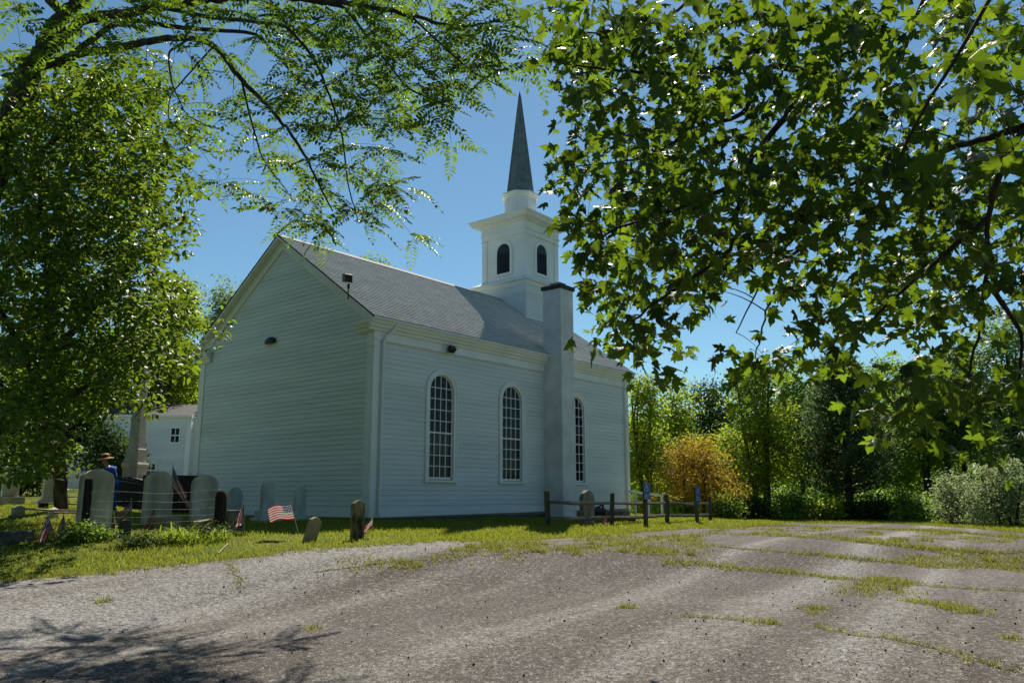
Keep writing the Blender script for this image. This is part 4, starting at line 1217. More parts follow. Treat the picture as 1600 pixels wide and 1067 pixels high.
# ------------------------------------------------------------------ split rail fence, signs
rf = thing('split_rail_fence', gd(956, 22), 'weathered split rail fence with two rails beside the church', 'fence')
posts = [(856, 767, 825, 9.5, 20.6, 0.03), (954.5, 770, 822, 7.5, 22.3, -0.05), (1041, 772, 816, 6.8, 26.0, -0.02), (1108, 775, 814, 5.6, 28.0, -0.01)]
PB = []
for i, (px, top, bot, wpx, d, tilt) in enumerate(posts):
    B_ = gd(px, d); T_ = pix(px, top, d); H = T_[2] - B_[2]
    h_ = wpx * d / FPX / 2
    dirr = rt.copy(); dirr[2] = 0
    rings = []
    for fz in (-0.2, 0.0, 0.5, 0.97, 1.0):
        c_ = np.array([B_[0], B_[1], B_[2] + H * fz]) + dirr * tilt * fz * (-1) * H
        hh = h_ * (1.03 if fz < .2 else 1.0) * (0.9 if fz == 1.0 else 1)
        rings.append([tuple(c_ + np.array([sx * hh, sy * hh * 0.9, 0]) @ np.array([[math.cos(.6), math.sin(.6), 0], [-math.sin(.6), math.cos(.6), 0], [0, 0, 1]])) for sx, sy in ((-1, -1), (1, -1), (1, 1), (-1, 1))])
    MB().loft(rings).build('post', OLDWOOD, rf, bevel=0.012)
    PB.append((B_, H))
for i in range(3):
    (A, HA), (B, HB_) = PB[i], PB[i + 1]
    e = (B - A) / np.linalg.norm(B - A)
    for fz, sag in ((0.70, 0.02), (0.26, 0.03)):
        pts, rad = [], []
        for s in np.linspace(-0.02 if i else -0.04, 1.02, 8):
            q = A + (B - A) * s; q[2] += (HA * (1 - s) + HB_ * s) * fz - sag * math.sin(PI * max(0, min(1, s))) + rng.normal(0, 0.006)
            pts.append(q); rad.append(0.055 * (0.75 + 0.35 * math.sin(PI * max(0.05, min(.95, s)))))
        pts = np.array(pts) + np.cross(e, [0, 0, 1]) * (0.02 * (-1) ** i)
        MB().tube(pts, rad, 6).build('rail', RAILWOOD, rf)

def sign(px, top, bot, spx, d, yaw, label):
    B_ = gd(px, d); T_ = pix(px, top, d); H = T_[2] - B_[2]
    o = thing('accessible_parking_sign', B_, label, 'parking sign', 'blue accessible parking signs at the rail fence')
    MB().obox(B_ + np.array([0, 0, H * 0.48 - 0.1]), (0.05, 0, 0), (0, 0.05, 0), (0, 0, H * 0.48 + 0.1)).build('post', OLDWOOD, o, bevel=0.008)
    ax, ay, az = frame_at(B_, yaw)
    hs, ws = 25.5 * d / FPX, 0.152
    c = B_ + az * (H - hs / 2) - ay * 0.065
    pl_ = MB().obox(c, ax * ws, ay * 0.004, az * hs / 2).build('sign_plate', SIGNBLUE, o, bevel=0.002)
    mbs = MB()
    f = lambda u, v: c - ay * 0.0065 + ax * u + az * v
    def strip(p, q, w2):
        p, q = np.array(p), np.array(q); t_ = (q - p) / np.linalg.norm(q - p); n_ = np.array([-t_[1], t_[0]]) * w2
        mbs.poly([f(*(p - n_)), f(*(q - n_)), f(*(q + n_)), f(*(p + n_))])
    zc = hs * 0.20
    # wheelchair symbol: head, back, seat, leg and wheel
    mbs.poly([f(-0.022 + 0.021 * math.cos(t), zc + 0.108 + 0.021 * math.sin(t)) for t in np.linspace(0, 2 * PI, 12, endpoint=False)])
    strip((-0.020, zc + 0.080), (-0.010, zc + 0.012), 0.011); strip((-0.012, zc + 0.012), (0.045, zc + 0.008), 0.010)
    strip((0.042, zc + 0.012), (0.066, zc - 0.055), 0.010); strip((0.062, zc - 0.052), (0.085, zc - 0.044), 0.008); strip((-0.018, zc + 0.050), (0.030, zc + 0.046), 0.008)
    for k in range(14):
        t0_, t1_ = math.radians(110 + k * 17), math.radians(110 + (k + 1) * 17)
        strip((0.058 * math.cos(t0_) - 0.008, zc - 0.028 + 0.058 * math.sin(t0_)), (0.058 * math.cos(t1_) - 0.008, zc - 0.028 + 0.058 * math.sin(t1_)), 0.008)
    mbs.build('wheelchair_symbol', SIGNWHITE, pl_)
    mbs = MB()
    for v0, v1, u0_, u1_ in ((-0.085, -0.10, -0.12, 0.12), (-0.135, -0.155, -0.10, 0.10), (-0.175, -0.195, -0.09, 0.05)):
        n_ = 7
        for q in range(n_):
            a_, b2_ = u0_ + (u1_ - u0_) * q / n_, u0_ + (u1_ - u0_) * (q + 0.62) / n_
            mbs.poly([f(a_, v1), f(b2_, v1), f(b2_, v0), f(a_, v0)])
    mbs.build('worn_print', SIGNWHITE, pl_)
    bd = MB()
    for s_ in (-1, 1):
        bd.poly([f(s_ * ws * 0.93 - 0.004, -hs * .48), f(s_ * ws * 0.93 + 0.004, -hs * .48), f(s_ * ws * 0.93 + 0.004, hs * .48), f(s_ * ws * 0.93 - 0.004, hs * .48)])
    bd.build('sign_border', SIGNWHITE, pl_)
    for k in (-1, 1):
        MB().obox(c + az * k * hs * 0.4 - ay * 0.006, ax * 0.008, ay * 0.004, az * 0.008).build('bolt', WIRE, pl_)
sign(1008, 754, 820, 8, 22.2, -0.07, 'blue accessible parking sign on the post nearest the church corner')
sign(1087.5, 759, 814, 6, 26.3, -0.03, 'narrower blue accessible parking sign near the far end of the rail fence')

# white ramp handrail, mower by the wall
hr = thing('ramp_handrail', gd(1010, 29), 'sloping white handrail running out from the front of the church', 'handrail')
A_, B_ = pix(984, 767.5, 28.0), pix(1036, 774.5, 29.5)
MB().obox((A_ + B_) / 2, (B_ - A_) / 2, np.cross((B_ - A_) / np.linalg.norm(B_ - A_), [0, 0, 1]) * 0.04, np.array([0, 0, 0.035])).build('rail', WHITE, hr)
for s in (0.15, 0.55, 0.95):
    q = A_ + (B_ - A_) * s
    MB().box(q[0] - 0.03, q[0] + 0.03, q[1] - 0.03, q[1] + 0.03, G(q[0], q[1]) - 0.1, q[2] - 0.03).build('baluster', WHITE, hr)
P = gd(934, 23.4); k = 23.4 / FPX
mw = thing('push_mower', P, 'dark low push mower with a looped handle against the church wall', 'mower')
zc = P[2] + 0.12
c = pix(936, 798, 23.4)
def mp_(px, py, dd=23.4): return pix(px, py, dd)
MB().loft([[tuple(c + dirx * 0.34 * s * math.cos(a) + fwd * 0.22 * s * math.sin(a) + np.array([0, 0, z])) for a in np.linspace(0, 2 * PI, 14, endpoint=False)] for s, z in ((0.95, -0.10), (1.0, 0.0), (0.8, 0.05), (0.4, 0.09))]).build('deck', BLACKMETAL, mw, smooth=True)
MB().tube([mp_(930, 793), mp_(936, 792), mp_(939.5, 788.5), mp_(941, 787), mp_(942.3, 789), mp_(942, 794)], 0.03, 7).build('handle', BLACKMETAL, mw, smooth=True)
for px in (930, 942):
    q = mp_(px, 803, 23.2)
    MB().tube([q - fwd * 0.03, q + fwd * 0.03], 0.09, 12).build('wheel', BLACK, mw)

# ------------------------------------------------------------------ neighbouring house
d = 40.0
k = d / FPX
Pc = gd(250, d)
hs = thing('neighbour_house', Pc, 'white clapboard house with a brick chimney behind the obelisk', 'house')
hx = dirx * math.cos(0.12) + fwd * math.sin(0.12); hy = np.array([-hx[1], hx[0], 0])
O = pix(222, 775, d); O[2] = 0
zg_ = Pc[2] - 0.3
zH = lambda py: CAM[2] + (775 - py) * k
def hb(u0_, u1_, v0, v1, z0, z1): 
    c = O + hx * (u0_ + u1_) / 2 + hy * (v0 + v1) / 2; c[2] = (z0 + z1) / 2
    return (c, hx * (u1_ - u0_) / 2, hy * (v1 - v0) / 2, np.array([0, 0, (z1 - z0) / 2]))
ux = lambda px: (px - 222) * k
ztop = zH(650)
MB().obox(*hb(ux(150), ux(288), 0.03, 5, zg_, ztop - 0.02)).build('wall', BOARD, hs)
MB().obox(*hb(ux(288), ux(420), 0.63, 6, zg_, ztop - 0.1)).build('wall', BOARD, hs)
z = zg_
while z < ztop - 0.3:
    MB().add([tuple(O + hx * u + hy * v + np.array([0, 0, zz])) for u, v, zz in ((ux(150), -0.0, z), (ux(288), 0.0, z), (ux(288), 0.026, z + .16), (ux(150), 0.026, z + .16))], [(0, 1, 2, 3)]).build('clapboard', BOARD, hs)
    MB().add([tuple(O + hx * u + hy * v + np.array([0, 0, zz])) for u, v, zz in ((ux(288), 0.6, z), (ux(400), 0.6, z), (ux(400), 0.626, z + .16), (ux(288), 0.626, z + .16))], [(0, 1, 2, 3)]).build('clapboard', BOARD, hs)
    z += 0.16
MB().obox(*hb(ux(150) - .1, ux(289), -0.12, 5.1, ztop - 0.02, ztop + 0.10)).build('cornice', WHITE, hs)
MB().obox(*hb(ux(281), ux(288) + .01, -0.03, 0.0, zg_, ztop - 0.05)).build('corner_board', WHITE, hs)
# low dark roof behind, right gable slope, chimney
c0 = lambda u, v, z: tuple(O + hx * u + hy * v + np.array([0, 0, z]))
MB().add([c0(ux(150), 0.2, ztop + .105), c0(ux(290), 0.2, ztop + .105), c0(ux(290), 3.2, ztop + 1.0), c0(ux(150), 3.2, ztop + 1.0), c0(ux(150), 6, ztop + .105), c0(ux(290), 6, ztop + .105)], [(0, 1, 2, 3), (3, 2, 5, 4), (0, 3, 4), (1, 5, 2)]).build('roof', SLATE, hs)
MB().add([c0(ux(286), .45, ztop - 0.12), c0(ux(425), .45, ztop - 0.12), c0(ux(425), 4.0, ztop + 2.2), c0(ux(330), 4.0, ztop + 2.2), c0(ux(286), 6, ztop - .12), c0(ux(425), 6, ztop - .12)], [(0, 1, 2, 3), (3, 2, 5, 4), (0, 3, 4)]).build('roof', ROOF, hs)
chn = MB().obox(*hb(ux(286.5), ux(297), 1.2, 1.55, ztop - 0.2, zH(632))).build('chimney', surf('house_brick', (0.10, 0.09, 0.09), (0.2, 0.17, 0.16), 9, 0.9, 0.3), hs)
MB().obox(*hb(ux(287.5), ux(296), 1.25, 1.5, zH(632) + .002, zH(624))).build('chimney_pot', surf('red_clay_pot', (0.25, 0.09, 0.06), (0.38, 0.15, 0.10), 6, 0.8, 0.1), chn)
def hwin(px0, px1, py0, py1):
    z0, z1 = zH(py1), zH(py0)
    fr = MB()
    a, b_ = ux(px0), ux(px1)
    e = 0.06
    fr.obox(*hb(a - e, a, -.05, .0, z0 - e, z1 + e)); fr.obox(*hb(b_, b_ + e, -.05, .0, z0 - e, z1 + e)); fr.obox(*hb(a, b_, -.05, .0, z1, z1 + e)); fr.obox(*hb(a, b_, -.05, 0, z0 - e, z0))
    fr.obox(*hb(a, b_, -.035, -.005, (z0 + z1) / 2 - .03, (z0 + z1) / 2 + .03)); fr.obox(*hb((a + b_) / 2 - .015, (a + b_) / 2 + .015, -.033, -.006, z0, z1))
    w_ = fr.build('window', WHITE, hs)
    for i in range(2):
        for j in range(2):
            u0_, u1_ = (a, (a + b_) / 2 - .015) if i == 0 else ((a + b_) / 2 + .015, b_)
            v0, v1 = (z0, (z0 + z1) / 2 - .03) if j == 0 else ((z0 + z1) / 2 + .03, z1)
            MB().poly([c0(u0_, -.012, v0), c0(u1_, -.012, v0), c0(u1_, -.012, v1), c0(u0_, -.012, v1)]).build('pane', BLACKGLASS, w_)
def dark_glass():
    m, nt, b, out = newmat('dark_room_glass')
    b.inputs['Base Color'].default_value = (0.012, 0.016, 0.02, 1); b.inputs['Roughness'].default_value = 0.05
    return m
BLACKGLASS = dark_glass()
hwin(258.5, 271, 668, 690)
hwin(226, 238, 724, 744)
# low wing with a sloping roof, porch steps and railing
MB().add([c0(ux(95), -1.2, zg_), c0(ux(200), -1.2, zg_), c0(ux(200), -1.2, zH(689)), c0(ux(139), -1.2, zH(707)), c0(ux(95), -1.2, zH(720)), c0(ux(95), 0, zg_), c0(ux(200), 0, zg_), c0(ux(200), 0, zH(689)), c0(ux(139), 0, zH(707)), c0(ux(95), 0, zH(720))],
         [(0, 1, 2, 3, 4), (1, 6, 7, 2), (3, 8, 9, 4), (2, 7, 8, 3)]).build('wing_wall', BOARD, hs)
MB().add([c0(ux(92), -1.4, zH(720.5)), c0(ux(201), -1.4, zH(687)), c0(ux(201), -0.01, zH(687)), c0(ux(92), -0.01, zH(720.5)), c0(ux(92), -1.4, zH(718)), c0(ux(201), -1.4, zH(684.5)), c0(ux(201), -0.01, zH(684.5)), c0(ux(92), -0.01, zH(718))],
         [(3, 2, 1, 0), (4, 5, 6, 7), (0, 1, 5, 4), (1, 2, 6, 5), (2, 3, 7, 6), (3, 0, 4, 7)]).build('wing_roof', WHITE, hs)
pr = thing('porch_railing', pix(118, 775, 33), 'pale blue-white porch railing with square balusters in the shade at far left', 'railing')
d3 = 33.0
PAINT = surf('blue_white_paint', (0.5, 0.55, 0.6), (0.62, 0.66, 0.7), 2, 0.6, 0.05)
def pbar(a, b, r_=0.03, nm='baluster'): MB().tube([pix(*a, d3), pix(*b, d3)], r_, 6).build(nm, PAINT, pr)
pbar((103, 746), (131, 745), 0.035, 'hand_rail'); pbar((97, 758), (106, 748), 0.03, 'stair_rail'); pbar((97, 772), (106, 764), 0.03, 'stair_rail')
for px in (104, 115, 120, 124, 128): pbar((px, 745), (px, 778 if px in (115, 104) else 770), 0.035 if px in (115, 104) else 0.02)
for px in (98, 101): pbar((px, 757 - (px - 97)), (px, 772 - (px - 97)), 0.015)
pbar((106, 781), (131, 782), 0.03, 'bottom_rail')
st_ = thing('porch_floor', pix(118, 775, 34), 'blue painted porch skirt behind the railing', 'porch')
MB().obox(pix(118, 760, 34.2), dirx * 0.55, fwd * 0.03, np.array([0, 0, 0.55])).build('skirt_panel', PAINT, st_)

# ------------------------------------------------------------------ person by the headstone
def skin(name, chain, radii, edges, mat, parent, root=0, lev=2):
    me = bpy.data.meshes.new(name)
    me.from_pydata([tuple(np.array(p) - ORG[parent.name]) for p in chain], edges, [])
    me.materials.append(mat)
    o = link(name, me, parent)
    m = o.modifiers.new('skin', 'SKIN'); m.use_smooth_shade = True
    me.skin_vertices.new() if not me.skin_vertices else None
    for i, r in enumerate(radii):
        r = r * PS
        me.skin_vertices[0].data[i].radius = (r, r) if not isinstance(r, tuple) else r
        me.skin_vertices[0].data[i].use_root = (i == root)
    sd = o.modifiers.new('sub', 'SUBSURF'); sd.levels = lev; sd.render_levels = lev
    return o
SKINM = surf('skin', (0.42, 0.24, 0.17), (0.50, 0.30, 0.22), 6, 0.55, 0)
BLUE = surf('blue_cotton', (0.015, 0.075, 0.36), (0.025, 0.11, 0.50), 5, 0.85, 0.3, 0.01)
STRAW = surf('straw_weave', (0.55, 0.30, 0.16), (0.72, 0.45, 0.26), 30, 0.8, 0.3)
HATBAND = surf('brown_hat_band', (0.05, 0.025, 0.02), (0.09, 0.045, 0.035), 8, 0.8, 0)
dp = 21.0
PS = 0.86
Fp = gd(171, dp); k = dp / FPX
per = thing('person', Fp, 'person in a straw hat and blue clothes bending behind the large grey headstone', 'person')
rx = dirx; fy = fwd                           # right and away from the camera
def PP(u, v, z): return Fp + (rx * u + fy * v + np.array([0, 0, z])) * PS
pel = PP(0.06, 0.05, 0.86)
bodyV = [pel, PP(0.045, 0.03, 1.00), PP(0.0, 0.0, 1.14), PP(-0.055, -0.04, 1.26), PP(-0.10, -0.07, 1.325), PP(-0.135, -0.09, 1.39),  # 0-5 spine, neck
         PP(0.10, 0.11, 0.82), PP(0.11, 0.08, 0.46), PP(0.12, 0.13, 0.08), PP(0.08, 0.02, 0.03),      # leg
         PP(0.03, -0.03, 0.82), PP(0.05, -0.07, 0.46), PP(0.08, -0.03, 0.08), PP(0.03, -0.14, 0.03),
         PP(0.02, 0.10, 1.27), PP(0.03, 0.10, 1.02), PP(-0.10, 0.0, 0.86), PP(-0.15, -0.03, 0.84),     # far arm
         PP(-0.10, -0.20, 1.24), PP(-0.15, -0.24, 1.00), PP(-0.24, -0.22, 0.86), PP(-0.29, -0.21, 0.83)]
bodyE = [(0, 1), (1, 2), (2, 3), (3, 4), (4, 5), (0, 6), (6, 7), (7, 8), (8, 9), (0, 10), (10, 11), (11, 12), (12, 13), (3, 14), (14, 15), (15, 16), (16, 17), (3, 18), (18, 19), (19, 20), (20, 21)]
bodyR = [0.125, 0.115, 0.12, 0.115, 0.06, 0.055, 0.085, 0.058, 0.042, 0.035, 0.085, 0.058, 0.042, 0.035, 0.06, 0.042, 0.03, 0.03, 0.06, 0.042, 0.03, 0.03]
# hands: five fingers from each palm
n0 = len(bodyV)
for wi_, wd_ in ((17, np.array([-0.6, -0.2, -0.75])), (21, np.array([-0.6, 0.1, -0.75]))):
    base = np.array(bodyV[wi_])
    for q, (sp__, ln) in enumerate(((-0.032, 0.062), (-0.012, 0.075), (0.010, 0.08), (0.03, 0.07))):
        a_ = base + fy * sp__ + (rx * wd_[0] + np.array([0, 0, wd_[2]])) * 0.035
        b_ = a_ + (rx * wd_[0] + np.array([0, 0, wd_[2]])) * ln * 0.6
        c_ = b_ + (rx * wd_[0] * 0.2 + np.array([0, 0, wd_[2]])) * ln * 0.5
        i0 = len(bodyV); bodyV += [a_, b_, c_]; bodyR += [0.010, 0.009, 0.008]; bodyE += [(wi_, i0), (i0, i0 + 1), (i0 + 1, i0 + 2)]
    a_ = base - fy * 0.035 + rx * 0.01; b_ = a_ - fy * 0.02 + np.array([0, 0, -0.04])
    i0 = len(bodyV); bodyV += [a_, b_]; bodyR += [0.011, 0.009]; bodyE += [(wi_, i0), (i0, i0 + 1)]
# head is part of the same body
hc = PP(-0.165, -0.12, 1.475)
i0 = len(bodyV)
bodyV += [PP(-0.155, -0.105, 1.435), PP(-0.175, -0.125, 1.50), PP(-0.172, -0.115, 1.555)]
bodyR += [0.072, 0.088, 0.06]
bodyE += [(5, i0), (i0, i0 + 1), (i0 + 1, i0 + 2)]
skin('body', bodyV, bodyR, bodyE, SKINM, per)
skin('shirt', [bodyV[i] for i in (0, 1, 2, 3, 14, 15, 16, 18, 19, 20)] + [PP(-0.085, -0.06, 1.30)], [0.145, 0.135, 0.142, 0.138, 0.082, 0.062, 0.05, 0.082, 0.062, 0.05, 0.085], [(0, 1), (1, 2), (2, 3), (3, 4), (4, 5), (5, 6), (3, 7), (7, 8), (8, 9), (3, 10)], BLUE, per)
skin('trousers', [PP(0.06, 0.05, 0.88)] + [bodyV[i] for i in (6, 7, 8, 10, 11, 12)], [0.14, 0.105, 0.078, 0.062, 0.105, 0.078, 0.062], [(0, 1), (1, 2), (2, 3), (0, 4), (4, 5), (5, 6)], BLUE, per)
for i in (8, 12):
    q = np.array(bodyV[i]); MB().obox(q + rx * -0.04 - fy * 0.03 + np.array([0, 0, -0.04]), rx * 0.11, fy * 0.045, np.array([0, 0, 0.045])).build('shoe', BLACK, per, bevel=0.02)
hz = np.array([-0.16 * rx[0] - 0.10 * fy[0], -0.16 * rx[1] - 0.1 * fy[1], 1.0]); hz /= np.linalg.norm(hz)
hX = np.cross(fy, hz); hX /= np.linalg.norm(hX); hY = np.cross(hz, hX)
ht = PP(-0.172, -0.120, 1.580)
def hring(r, z, ry=1.12): return [tuple(ht + (hX * r * math.cos(a) + hY * r * ry * math.sin(a) + hz * z) * 0.95) for a in np.linspace(0, 2 * PI, 20, endpoint=False)]
hat = MB().loft([hring(0.215, -0.035), hring(0.21, -0.022), hring(0.11, 0.005), hring(0.105, 0.07), hring(0.085, 0.115), hring(0.03, 0.125)]).build('straw_hat', STRAW, per, smooth=True)
MB().loft([hring(0.113, 0.004), hring(0.110, 0.055), hring(0.100, 0.085)], cap=False).build('hat_band', HATBAND, hat, smooth=True)
fd = -fy * 0.75 - rx * 0.66                    # the way the face looks
fr_ = np.cross(fd, [0, 0, 1])
for s in (-1, 1):
    MB().obox(hc + fd * 0.092 + fr_ * s * 0.034 + np.array([0, 0, 0.018]), fr_ * 0.028, fd * 0.006, np.array([0, 0, 0.02])).build('sunglass_lens', BLACK, per, bevel=0.008)
    MB().obox(hc + fr_ * s * 0.09 - fd * 0.0 + np.array([0, 0, 0.0]), fr_ * 0.012, fd * 0.02, np.array([0, 0, 0.03])).build('ear', SKINM, per, bevel=0.01)
MB().add([tuple(hc + fd * 0.083 + np.array([0, 0, 0.02])), tuple(hc + fd * 0.083 + fr_ * 0.016 + np.array([0, 0, -0.025])), tuple(hc + fd * 0.083 - fr_ * 0.016 + np.array([0, 0, -0.025])), tuple(hc + fd * 0.112 + np.array([0, 0, -0.02]))], [(0, 1, 3), (0, 3, 2), (1, 2, 3)]).build('nose', SKINM, per)
MB().obox(hc + fd * 0.076 + np.array([0, 0, -0.05]), fr_ * 0.022, fd * 0.008, np.array([0, 0, 0.004])).build('mouth', surf('lips', (0.3, 0.1, 0.09), (0.35, 0.13, 0.1), 5, 0.6, 0), per)

# ------------------------------------------------------------------ foliage helpers
def unit(v): return v / (np.linalg.norm(v, axis=-1, keepdims=True) + 1e-9)

def frames(nrm_, yd):
    """(n,3,3) matrices whose columns are leaf x, leaf y (along the leaf) and leaf z (its normal)"""
    z = unit(nrm_); y = yd - z * (yd * z).sum(1, keepdims=True); y = unit(y); x = np.cross(y, z)
    return np.stack([x, y, z], 2)

def place(TV, TF, pos, R, sc):
    n, m = len(pos), len(TV)
    V = np.einsum('nij,mj->nmi', R, TV) * sc[:, None, None] + pos[:, None]
    F = (TF[None] + m * np.arange(n)[:, None, None]).reshape(-1, TF.shape[1])
    return V.reshape(-1, 3), F

# lobed leaf
half = [(0.03, 0.0), (0.20, -0.05), (0.30, 0.06), (0.50, 0.10), (0.34, 0.22), (0.30, 0.30), (0.46, 0.40), (0.58, 0.60), (0.38, 0.56), (0.19, 0.52), (0.22, 0.70), (0.16, 0.80), (0.09, 0.88), (0.0, 1.04)]
def lobed(fold, curl):
    P = half + [(-x, y) for x, y in half[-2::-1]]
    P = np.array(P); z = -fold * np.abs(P[:, 0]) - curl * P[:, 1] ** 2
    V = np.vstack([np.column_stack([P, z]), [0, 0.38, -curl * 0.14]])
    n = len(P); F = np.array([(i, (i + 1) % n, n) for i in range(n)])
    V = np.vstack([V, [(-0.008, -0.42, 0.05), (0.008, -0.42, 0.05), (0.0, 0.02, 0.0)]])
    F = np.vstack([F, (n + 1, n + 2, n + 3)])
    return V, F
LOBED = [lobed(0.15, 0.10), lobed(0.45, 0.2), lobed(0.3, 0.45), lobed(-0.2, 0.3), lobed(0.7, 0.25)]

def oval(wd, fold, curl):
    V = np.array([(0, 0, 0), (wd * .8, 0.28, fold * wd), (wd, 0.52, fold * wd), (wd * 0.5, .82, fold * wd * .5 - curl * .6), (0, 1, -curl), (-wd * .5, .82, fold * wd * .5 - curl * .6), (-wd, .52, fold * wd), (-wd * .8, .28, fold * wd), (0, 0.5, -curl * .2)], float)
    F = np.array([(i, (i + 1) % 8, 8) for i in range(8)])
    return V, F
OVAL = [oval(0.26, 0.3, 0.12), oval(0.23, 0.1, 0.25)]
DIAM = (np.array([(0, 0, 0), (0.30, 0.45, 0.06), (0, 1, -0.05), (-0.30, 0.45, 0.06)], float), np.array([(0, 1, 2), (0, 2, 3)]))

def pinnate(seed, pairs=8, droop=0.35):
    r = np.random.default_rng(seed)
    V, F, n = [], [], 0
    def add(v, f):
        nonlocal n
        V.append(v); F.append(f + n); n += len(v)
    ax = lambda t: np.array([0.04 * math.sin(2 * t + seed), t, -droop * t * t])
    for i in range(10):
        t0, t1 = i / 10, (i + 1) / 10
        a, b = ax(t0), ax(t1); w_ = 0.006
        add(np.array([a + [w_, 0, 0], b + [w_ * .8, 0, 0], b - [w_ * .8, 0, 0], a - [w_, 0, 0]]), np.array([(0, 1, 2), (0, 2, 3)]))
    TV, TF = oval(0.22, 0.2, 0.15)
    TV = TV[[0, 2, 4, 6]]; TF = np.array([(0, 1, 2), (0, 2, 3)])
    for i in range(pairs):
        t = 0.16 + 0.80 * i / (pairs - 1)
        ln = 0.24 * (1 - 0.25 * abs(t - 0.5)) * (0.75 if i == pairs - 1 else 1)
        for s in (-1, 1):
            dy = np.array([s * 0.9, 0.42, -0.25 + r.normal(0, 0.12)]); dn = np.array([s * 0.2 + r.normal(0, .15), r.normal(0, .15), 1.0])
            R = frames(dn[None], dy[None])[0]
            add((TV * ln * r.uniform(.85, 1.1)) @ R.T + ax(t), TF)
    R = frames(np.array([[0, .3, 1.]]), np.array([[0, 1, -.5]]))[0]
    add((TV * 0.22) @ R.T + ax(1.0), TF)
    return np.concatenate(V), np.concatenate(F)
PINN = [pinnate(i, 8 + i % 2, 0.2 + 0.12 * i) for i in range(4)]

def polyline(pts, n=8):
    """smooth curve through points (picture x, y, depth)"""
    P = np.array([pix(*p) for p in pts])
    t = np.concatenate([[0], np.cumsum(np.linalg.norm(np.diff(P, axis=0), axis=1))]); t /= t[-1]
    s = np.linspace(0, 1, max(6, n * (len(pts) - 1)))
    Q = np.stack([np.interp(s, t, P[:, i]) for i in range(3)], 1)
    for _ in range(3):
        Q[1:-1] = 0.25 * Q[:-2] + 0.5 * Q[1:-1] + 0.25 * Q[2:]
    return Q

class Skeleton:
    def __init__(s): s.nodes = []; s.rad = []
    def limb(s, pts, r0_, r1_, parent, mat, name='limb', n=8):
        Q = polyline(pts, n)
        Q[1:-1] += rng.normal(0, r0_ * 0.10, (len(Q) - 2, 3))
        R = np.linspace(r0_, r1_, len(Q))
        V, F = tube_arrays(Q, R, 8)
        o = fastmesh(name, V, F, mat, parent, smooth=True)
        s.nodes.append(Q); s.rad.append(R)
        return o
    def twigs(s, targets, parent, mat, maxlen=2.5, r=0.006, sag=0.12):
        """grow a thin curved twig from the nearest wood to each target; later twigs may start on earlier ones"""
        N = np.concatenate(s.nodes); Rd = np.concatenate(s.rad)
        order = np.argsort([np.min(((N - t) ** 2).sum(1)) for t in targets])
        Vs, Fs, n = [], [], 0
        dirs = np.zeros((len(targets), 3))
        for i in order:
            t = targets[i]
            d2 = ((N - t) ** 2).sum(1)
            # prefer wood that is closer to the trunk side than the target
            j = np.argmin(d2)
            a = N[j]; L_ = math.sqrt(d2[j])
            mid = (a + t) / 2 + np.array([0, 0, sag * L_]) + rng.normal(0, 0.06 * L_, 3)
            s_ = np.linspace(0, 1, 6)[:, None]
            Q = (1 - s_) ** 2 * a + 2 * s_ * (1 - s_) * mid + s_ ** 2 * t
            ra = min(Rd[j] * 0.7, r * (1 + 1.1 * L_)); rb = r * 0.45
            R = np.linspace(max(ra, rb), rb, 6)
            V, F = tube_arrays(Q, R, 4)
            Vs.append(V); Fs.append(F + n); n += len(V)
            N = np.concatenate([N, Q[2:]]); Rd = np.concatenate([Rd, R[2:]])
            dirs[i] = Q[-1] - Q[-2]
        fastmesh('twigs', np.concatenate(Vs), np.concatenate(Fs), mat, parent, kind='stuff')
        return unit(dirs)

def density(rows, x0, y0, cell=50):
    """rows of digits 0-9: how thickly foliage covers each 50-pixel square of the picture"""
    out = []
    for j, r in enumerate(rows):
        for i, ch_ in enumerate(r):
            if ch_ not in '. 0': out.append((x0 + i * cell, y0 + j * cell, int(ch_)))
    return out

def leaf_objects(name, templ, ti, pos, R, sc, mat, parent, nmax=300):
    """the leaves that show largest become objects of their own that share meshes; the rest are one mesh"""
    dep = (pos - CAM) @ fw
    px = 800 + FPX * ((pos - CAM) @ rt) / dep; py = 533 - FPX * ((pos - CAM) @ up) / dep
    inside_ = (px > 0) & (px < 1600) & (py > 0) & (py < 1060)
    score = np.where(inside_, sc / np.maximum(dep, .1), 0)
    order = np.argsort(-score)
    big = order[:nmax]; rest = order[nmax:]
    mes = []
    for TV, TF in templ:
        me = bpy.data.meshes.new(name); me.from_pydata(TV.tolist(), [], TF.tolist()); me.materials.append(mat); mes.append(me)
    off = ORG[parent.name]
    for i in big:
        o = bpy.data.objects.new(name, mes[ti[i]])
        COL.objects.link(o); o.parent = parent
        Mx = np.eye(4); Mx[:3, :3] = R[i] * sc[i]; Mx[:3, 3] = pos[i] - off
        o.matrix_basis = Matrix(Mx.tolist())
    Vs, Fs, n = [], [], 0
    for q, (TV, TF) in enumerate(templ):
        m_ = rest[ti[rest] == q]
        if not len(m_): continue
        V, F = place(TV, TF, pos[m_], R[m_], sc[m_])
        Vs.append(V); Fs.append(F + n); n += len(V)
    fastmesh('foliage', np.concatenate(Vs), np.concatenate(Fs), mat, parent, kind='stuff')

